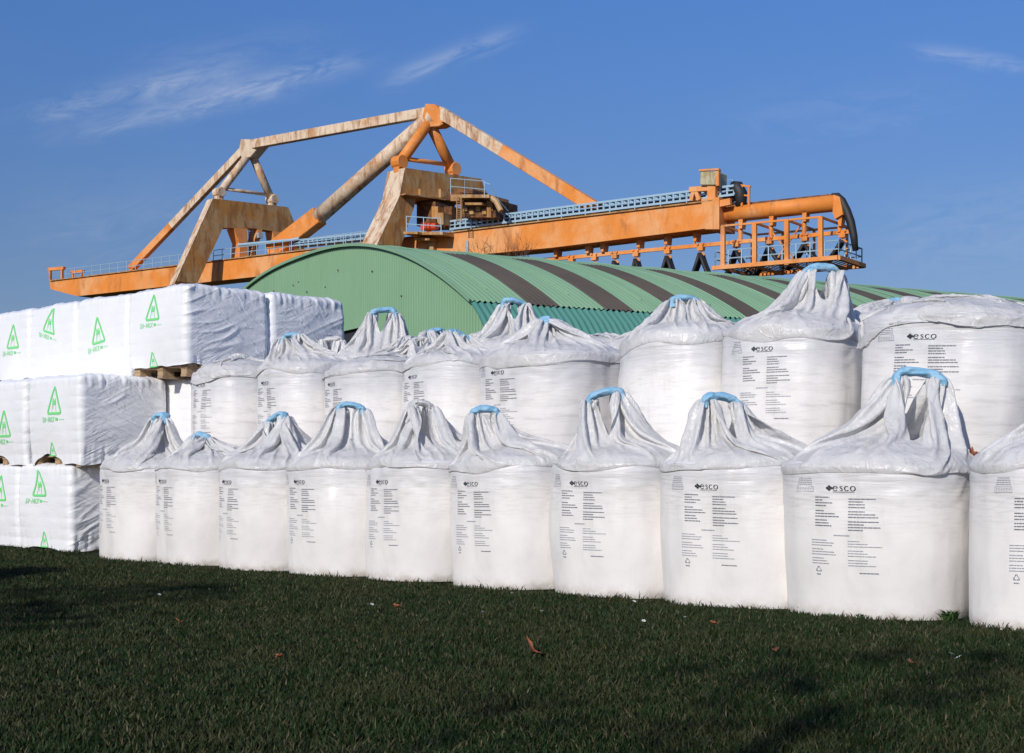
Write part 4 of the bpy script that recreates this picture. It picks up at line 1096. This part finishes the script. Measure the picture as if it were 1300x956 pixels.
# ------------------------------------------------------------------ bare tree behind the hall
def tree(px, D, H, seed):
    rn = random.Random(seed); X = (px - CX) / F * D
    e = empty('bare_tree', (X, D, 0)); tag(e, 'leafless tree with thin reddish twigs showing over the hall roof before the orange girder', 'tree')
    tr = MB(); tr.tube([(0, 0, 0), (.1, 0, H * .4), (.05, 0, H * .62)], [.22, .15, .09], 8); tr.build('trunk', M['bark'], e, True)
    br = MB()
    def grow(p, d, L, r, lv):
        q = p + d * L; mid = p + d * L * .5 + np.array([rn.gauss(0, .04), rn.gauss(0, .04), 0]) * L
        br.tube([p, mid, q], [r, r * .8, r * .6], 4, False)
        if lv == 0: return
        for k in range(3 if lv > 1 else 4):
            nd = d + np.array([rn.gauss(0, .42), rn.gauss(0, .42), rn.gauss(.06, .2)]); nd /= np.linalg.norm(nd)
            grow(p + d * L * rn.uniform(.45, 1), nd, L * rn.uniform(.55, .8), r * .55, lv - 1)
    for k in range(7):
        a = k * .9 + rn.random(); d = np.array([math.cos(a) * .45, math.sin(a) * .45, 1.]); d /= np.linalg.norm(d)
        grow(np.array([.07, 0, H * rn.uniform(.45, .62)]), d, H * .17, .06, 4)
    br.build('twigs', M['bark'], e)
tree(628, 84, 15.6, 5)

# ------------------------------------------------------------------ evergreens behind the photographer that keep the lawn in the shade
def shade_tree(ex, ey, H, R, seed, label, n):
    k = H / math.tan(R_(30)); X, Y = ex - math.sin(R_(29)) * k, ey - math.cos(R_(29)) * k
    lr = np.random.default_rng(seed); e = empty('evergreen_tree', (X, Y, 0)); tag(e, label, 'tree', 'evergreen trees shading the lawn')
    m = MB(); m.tube([(0, 0, 0), (.05, .03, H * .5), (0, 0, H * .9)], [.2, .13, .04], 8); m.build('trunk', M['bark'], e, True)
    a = lr.random(n) * 6.283; zz = lr.random(n) ** (.45 if n > 5000 else .9); rad = R * np.sqrt(np.clip(1 - (2 * zz - 1) ** 4, .05, 1)) * (.75 + .25 * vn(np.cos(a) * 2, np.sin(a) * 2, zz * 5, seed)) * np.sqrt(lr.random(n))
    C = np.stack([rad * np.cos(a), rad * np.sin(a), .6 + zz * (H - .6) + .18 * vn(np.cos(a) * 3, np.sin(a) * 3, zz * 3, seed + 1)], 1)
    d1 = lr.normal(size=(n, 3)); d1 /= np.linalg.norm(d1, axis=1)[:, None]; d2 = np.cross(d1, lr.normal(size=(n, 3))); d2 /= np.linalg.norm(d2, axis=1)[:, None]
    L = (.07 + .07 * lr.random(n))[:, None]
    V = np.stack([C - d1 * L, C + d2 * L * .45, C + d1 * L, C - d2 * L * .45], 1).reshape(-1, 3)
    mesh_np('crown', V, np.arange(n * 4).reshape(-1, 4), M['weed'], e, False)
for k, (t, back, H, R, n) in enumerate(((-1.2, -1.3, 8.6, 1.9, 700), (4.4, -1.2, 8.7, 1.8, 1300), (6.8, -1.2, 8.8, 1.5, 4200), (8.9, -1.15, 9.0, 1.6, 5500), (11.0, -1.0, 9.0, 1.6, 5500), (13.1, -1.0, 9.0, 1.6, 5500))):
    x, y = ROW(t, back - .45); shade_tree(x, y, H, R, 60 + k, 'loose evergreen tree standing behind the viewer, its shade falling on the lawn', n)

# ------------------------------------------------------------------ small things on the lawn
def leaf_mesh(seed, size):
    rn = random.Random(seed); V = [(0, 0, .01)]; n = 20
    for k in range(n):
        a = 2 * math.pi * k / n; r = size * (.55 + .45 * abs(math.cos(a * 2.5)) ** .8) * (1.15 if abs(a - math.pi / 2) < .7 else .9)
        z = .35 * r * abs(math.sin(a * 1.0)) ** 1.5 + rn.uniform(0, .12) * size
        V.append((r * math.cos(a), r * math.sin(a) * .75, z + .012))
    return V, [(0, k + 1, (k + 1) % n + 1) for k in range(n)]
def leaf(px, py, size, label, D=None, tilt=(0.3, .2)):
    D = D or EYE * F / (py - HZ); z = EYE + (HZ - py) / F * D
    V, Fc = leaf_mesh(int(px), size); o = mesh_np('fallen_leaf', V, Fc, M['leaf'], None, True)
    o.location = ((px - CX) / F * D, D, max(z, 0) + .018); o.rotation_euler = (tilt[0], tilt[1], px)
    md = o.modifiers.new('thick', 'SOLIDIFY'); md.thickness = .0015
    tag(o, label, 'leaf')
leaf(674, 834, .078, 'large curled red-brown leaf lying on the open lawn in front of the bags', tilt=(.75, .15))
leaf(505, 777, .035, 'small reddish leaf in the grass below the loopless bag')
leaf(228, 797, .035, 'small pale brown leaf in the grass before the second bag')
leaf(907, 799, .028, 'small brown leaf in the grass below the flat-looped bag')
leaf(985, 833, .022, 'tiny rust brown leaf in the grass, right of centre')
leaf(355, 842, .022, 'tiny tan leaf in the grass far out in front of the third bag')
leaf(1157, 850, .026, 'small brown leaf in the grass below the bag with the tallest loop')
leaf(1233, 582, .05, 'brown dead leaf caught between the tops of the two rightmost front bags', D=8.05, tilt=(.9, .5))
for k, (px, py) in enumerate(((805, 771), (870, 792), (817, 797), (1208, 840), (1217, 845), (613, 785), (688, 784), (204, 724), (457, 767), (472, 775), (202, 762), (266, 755), (650, 760), (386, 735))):
    D = EYE * F / (py - HZ); m = MB(); r = .011 if px < 1200 else .016
    for j in range(7):
        a = j * .9; m.add([(0, 0, 0), (r * math.cos(a - .3), r * math.sin(a - .3), .004), (r * 1.1 * math.cos(a), r * 1.1 * math.sin(a), .005), (r * math.cos(a + .3), r * math.sin(a + .3), .004)], [(0, 1, 2, 3)])
    e = empty('daisy', ((px - CX) / F * D, D, 0)); tag(e, 'tiny white daisy head in the dark mown grass', 'daisy', 'white daisies dotted over the lawn')
    o = m.build('petals', M['petal'], e); o.location = (0, 0, .034); o.rotation_euler = (.5, 0, px)
    m = MB(); m.tube([(0, 0, 0), (0, 0, .036)], .0012, 4); m.build('stem', M['weed'], e)
def weed(px, py, h, n, label, D=None):
    D = D or EYE * F / (py - HZ); rn = random.Random(px); m = MB()
    for k in range(n):
        a = rn.random() * 6.28; L = h * rn.uniform(.6, 1.2); d = np.array([math.cos(a) * .7, math.sin(a) * .4, 1]) * L; p0 = np.array([rn.gauss(0, h * .35), rn.gauss(0, .02), 0])
        w = np.array([-math.sin(a), math.cos(a), 0]) * .006
        q = p0 + d * .6; t = p0 + d * .9 + np.array([math.cos(a), math.sin(a), -.5]) * L * .25
        m.add([p0 - w * .3, p0 + w * .3, q + w, q - w, t], [(0, 1, 2, 3), (3, 2, 4)])
    o = m.build('weed', M['weed'], None); o.location = ((px - CX) / F * D, D, 0); tag(o, label, 'weed')
weed(1206, 785, .075, 70, 'leafy green weed tuft in the gap between the two rightmost front bags', D=7.75)
weed(1052, 780, .035, 26, 'small low weed at the foot of the bag with the tallest loop', D=7.83)
weed(1092, 782, .04, 16, 'thin grass tuft at the foot of the rightmost whole bag', D=7.80)

# ------------------------------------------------------------------ light, sky, camera
SUN_EL = R_(30)
SAZ = R_(29)
sd = np.array([-math.sin(SAZ) * math.cos(SUN_EL), -math.cos(SAZ) * math.cos(SUN_EL), math.sin(SUN_EL)])
ld = bpy.data.lights.new('sun', 'SUN'); ld.energy = 3.6; ld.angle = R_(.53); ld.color = (1.0, .935, .845)
lo = bpy.data.objects.new('sun', ld); COL.objects.link(lo)
from mathutils import Vector
lo.rotation_euler = Vector(tuple(sd)).to_track_quat('Z', 'Y').to_euler()
w = bpy.data.worlds.new('World'); S.world = w; w.use_nodes = True; nt = w.node_tree; bg = nt.nodes['Background']
sky = nt.nodes.new('ShaderNodeTexSky'); sky.sky_type = 'NISHITA'; sky.sun_disc = False; sky.sun_elevation = SUN_EL
sky.sun_rotation = math.atan2(sd[0], sd[1]); sky.air_density = 1.0; sky.dust_density = .25; sky.ozone_density = 4.0; sky.altitude = 200
def N(t, **k):
    n = nt.nodes.new(t)
    for a, b in k.items(): setattr(n, a, b)
    return n
def mth(op, a, b=None, c=None):
    n = N('ShaderNodeMath', operation=op)
    for i, v in enumerate((a, b, c)):
        if v is None: continue
        if hasattr(v, 'links'): nt.links.new(v, n.inputs[i])
        else: n.inputs[i].default_value = v
    return n.outputs[0]
tc = N('ShaderNodeTexCoord'); sp = N('ShaderNodeSeparateXYZ'); nt.links.new(tc.outputs['Generated'], sp.inputs[0])
yy = mth('MAXIMUM', sp.outputs['Y'], .05); uu_ = mth('DIVIDE', sp.outputs['X'], yy); vv = mth('DIVIDE', sp.outputs['Z'], yy)
cb = N('ShaderNodeCombineXYZ'); nt.links.new(uu_, cb.inputs[0]); nt.links.new(vv, cb.inputs[1])
def streak(px0, py0, px1, py1, wid, seed, amt):
    """one cirrus streak between two directions of the sky"""
    x0, y0, x1, y1 = (px0 - CX) / F, (HZ - py0) / F, (px1 - CX) / F, (HZ - py1) / F
    L = math.hypot(x1 - x0, y1 - y0); ang = math.atan2(y1 - y0, x1 - x0); mp = N('ShaderNodeMapping'); mp.vector_type = 'TEXTURE'
    mp.inputs['Location'].default_value = (x0, y0, 0); mp.inputs['Rotation'].default_value = (0, 0, ang)
    nt.links.new(cb.outputs[0], mp.inputs[0]); s2 = N('ShaderNodeSeparateXYZ'); nt.links.new(mp.outputs[0], s2.inputs[0])
    a = mth('DIVIDE', s2.outputs['X'], L); b = mth('DIVIDE', s2.outputs['Y'], wid)
    nz = N('ShaderNodeTexNoise'); nz.inputs['Scale'].default_value = 1; nz.inputs['Detail'].default_value = 7; nz.inputs['Roughness'].default_value = .65; nz.inputs['Distortion'].default_value = .8
    m2 = N('ShaderNodeMapping'); m2.inputs['Scale'].default_value = (22, 75, 1); m2.inputs['Location'].default_value = (seed, seed * .7, seed); nt.links.new(mp.outputs[0], m2.inputs[0]); nt.links.new(m2.outputs[0], nz.inputs['Vector'])
    bb = mth('ADD', b, mth('MULTIPLY', mth('SUBTRACT', nz.outputs['Fac'], .5), 1.6))
    g1 = mth('POWER', 2.718, mth('MULTIPLY', mth('MULTIPLY', bb, bb), -1.0))
    ac = mth('SUBTRACT', mth('MULTIPLY', a, 2.0), 1.0); a4 = mth('MULTIPLY', mth('MULTIPLY', ac, ac), mth('MULTIPLY', ac, ac))
    g2 = mth('POWER', 2.718, mth('MULTIPLY', a4, -1.6))
    fz = N('ShaderNodeMapRange'); fz.inputs[1].default_value = .36; fz.inputs[2].default_value = .68; nt.links.new(nz.outputs['Fac'], fz.inputs[0])
    return mth('MULTIPLY', mth('MULTIPLY', g1, g2), mth('MULTIPLY', fz.outputs[0], amt))
tot = None
for a in ((20, 150, 320, 78, .009, 1.3, .30), (60, 172, 400, 96, .009, 4.1, .22), (200, 144, 470, 70, .008, 7.7, .40), (480, 106, 660, 38, .007, 2.9, .28), (1150, 62, 1320, 84, .006, 9.2, .26),
          (150, 92, 420, 40, .012, 6.1, .10), (900, 150, 1250, 120, .02, 12.2, .06), (1100, 300, 1400, 260, .03, 14.2, .12), (0, 300, 300, 250, .03, 15.2, .08)):
    s_ = streak(*a); tot = s_ if tot is None else mth('ADD', tot, s_)
tot = mth('MINIMUM', tot, .6)
hs = N('ShaderNodeMix', data_type='RGBA', blend_type='MULTIPLY'); hs.inputs[0].default_value = 1; nt.links.new(sky.outputs[0], hs.inputs[6])
gr = N('ShaderNodeValToRGB'); nt.links.new(sp.outputs['Z'], gr.inputs[0]); e_ = gr.color_ramp.elements
e_[0].position = 0; e_[0].color = (.69, .56, .62, 1); e_[1].position = .32; e_[1].color = (.72, 1.0, 1.42, 1)
q_ = e_.new(.16); q_.color = (.69, .76, .95, 1); nt.links.new(gr.outputs[0], hs.inputs[7])
mx = N('ShaderNodeMix', data_type='RGBA'); nt.links.new(tot, mx.inputs[0]); nt.links.new(hs.outputs[2], mx.inputs[6]); mx.inputs[7].default_value = (8.5, 9.0, 10.0, 1)
nt.links.new(mx.outputs[2], bg.inputs['Color']); bg.inputs['Strength'].default_value = .080

cd = bpy.data.cameras.new('camera'); cam = bpy.data.objects.new('camera', cd); COL.objects.link(cam); S.camera = cam
cam.location = (0, 0, EYE); cam.rotation_euler = (R_(90), 0, 0); cd.sensor_width = 36; cd.lens = F / 1300 * 36; cd.shift_y = (HZ - 478) / 1300
cd.clip_end = 8000; cd.clip_start = .05
S.render.resolution_x = 1024; S.render.resolution_y = 753
S.view_settings.view_transform = 'Standard'; S.view_settings.look = 'None'; S.view_settings.exposure = 0; S.view_settings.gamma = 1
S.cycles.max_bounces = 6; S.cycles.use_denoising = True
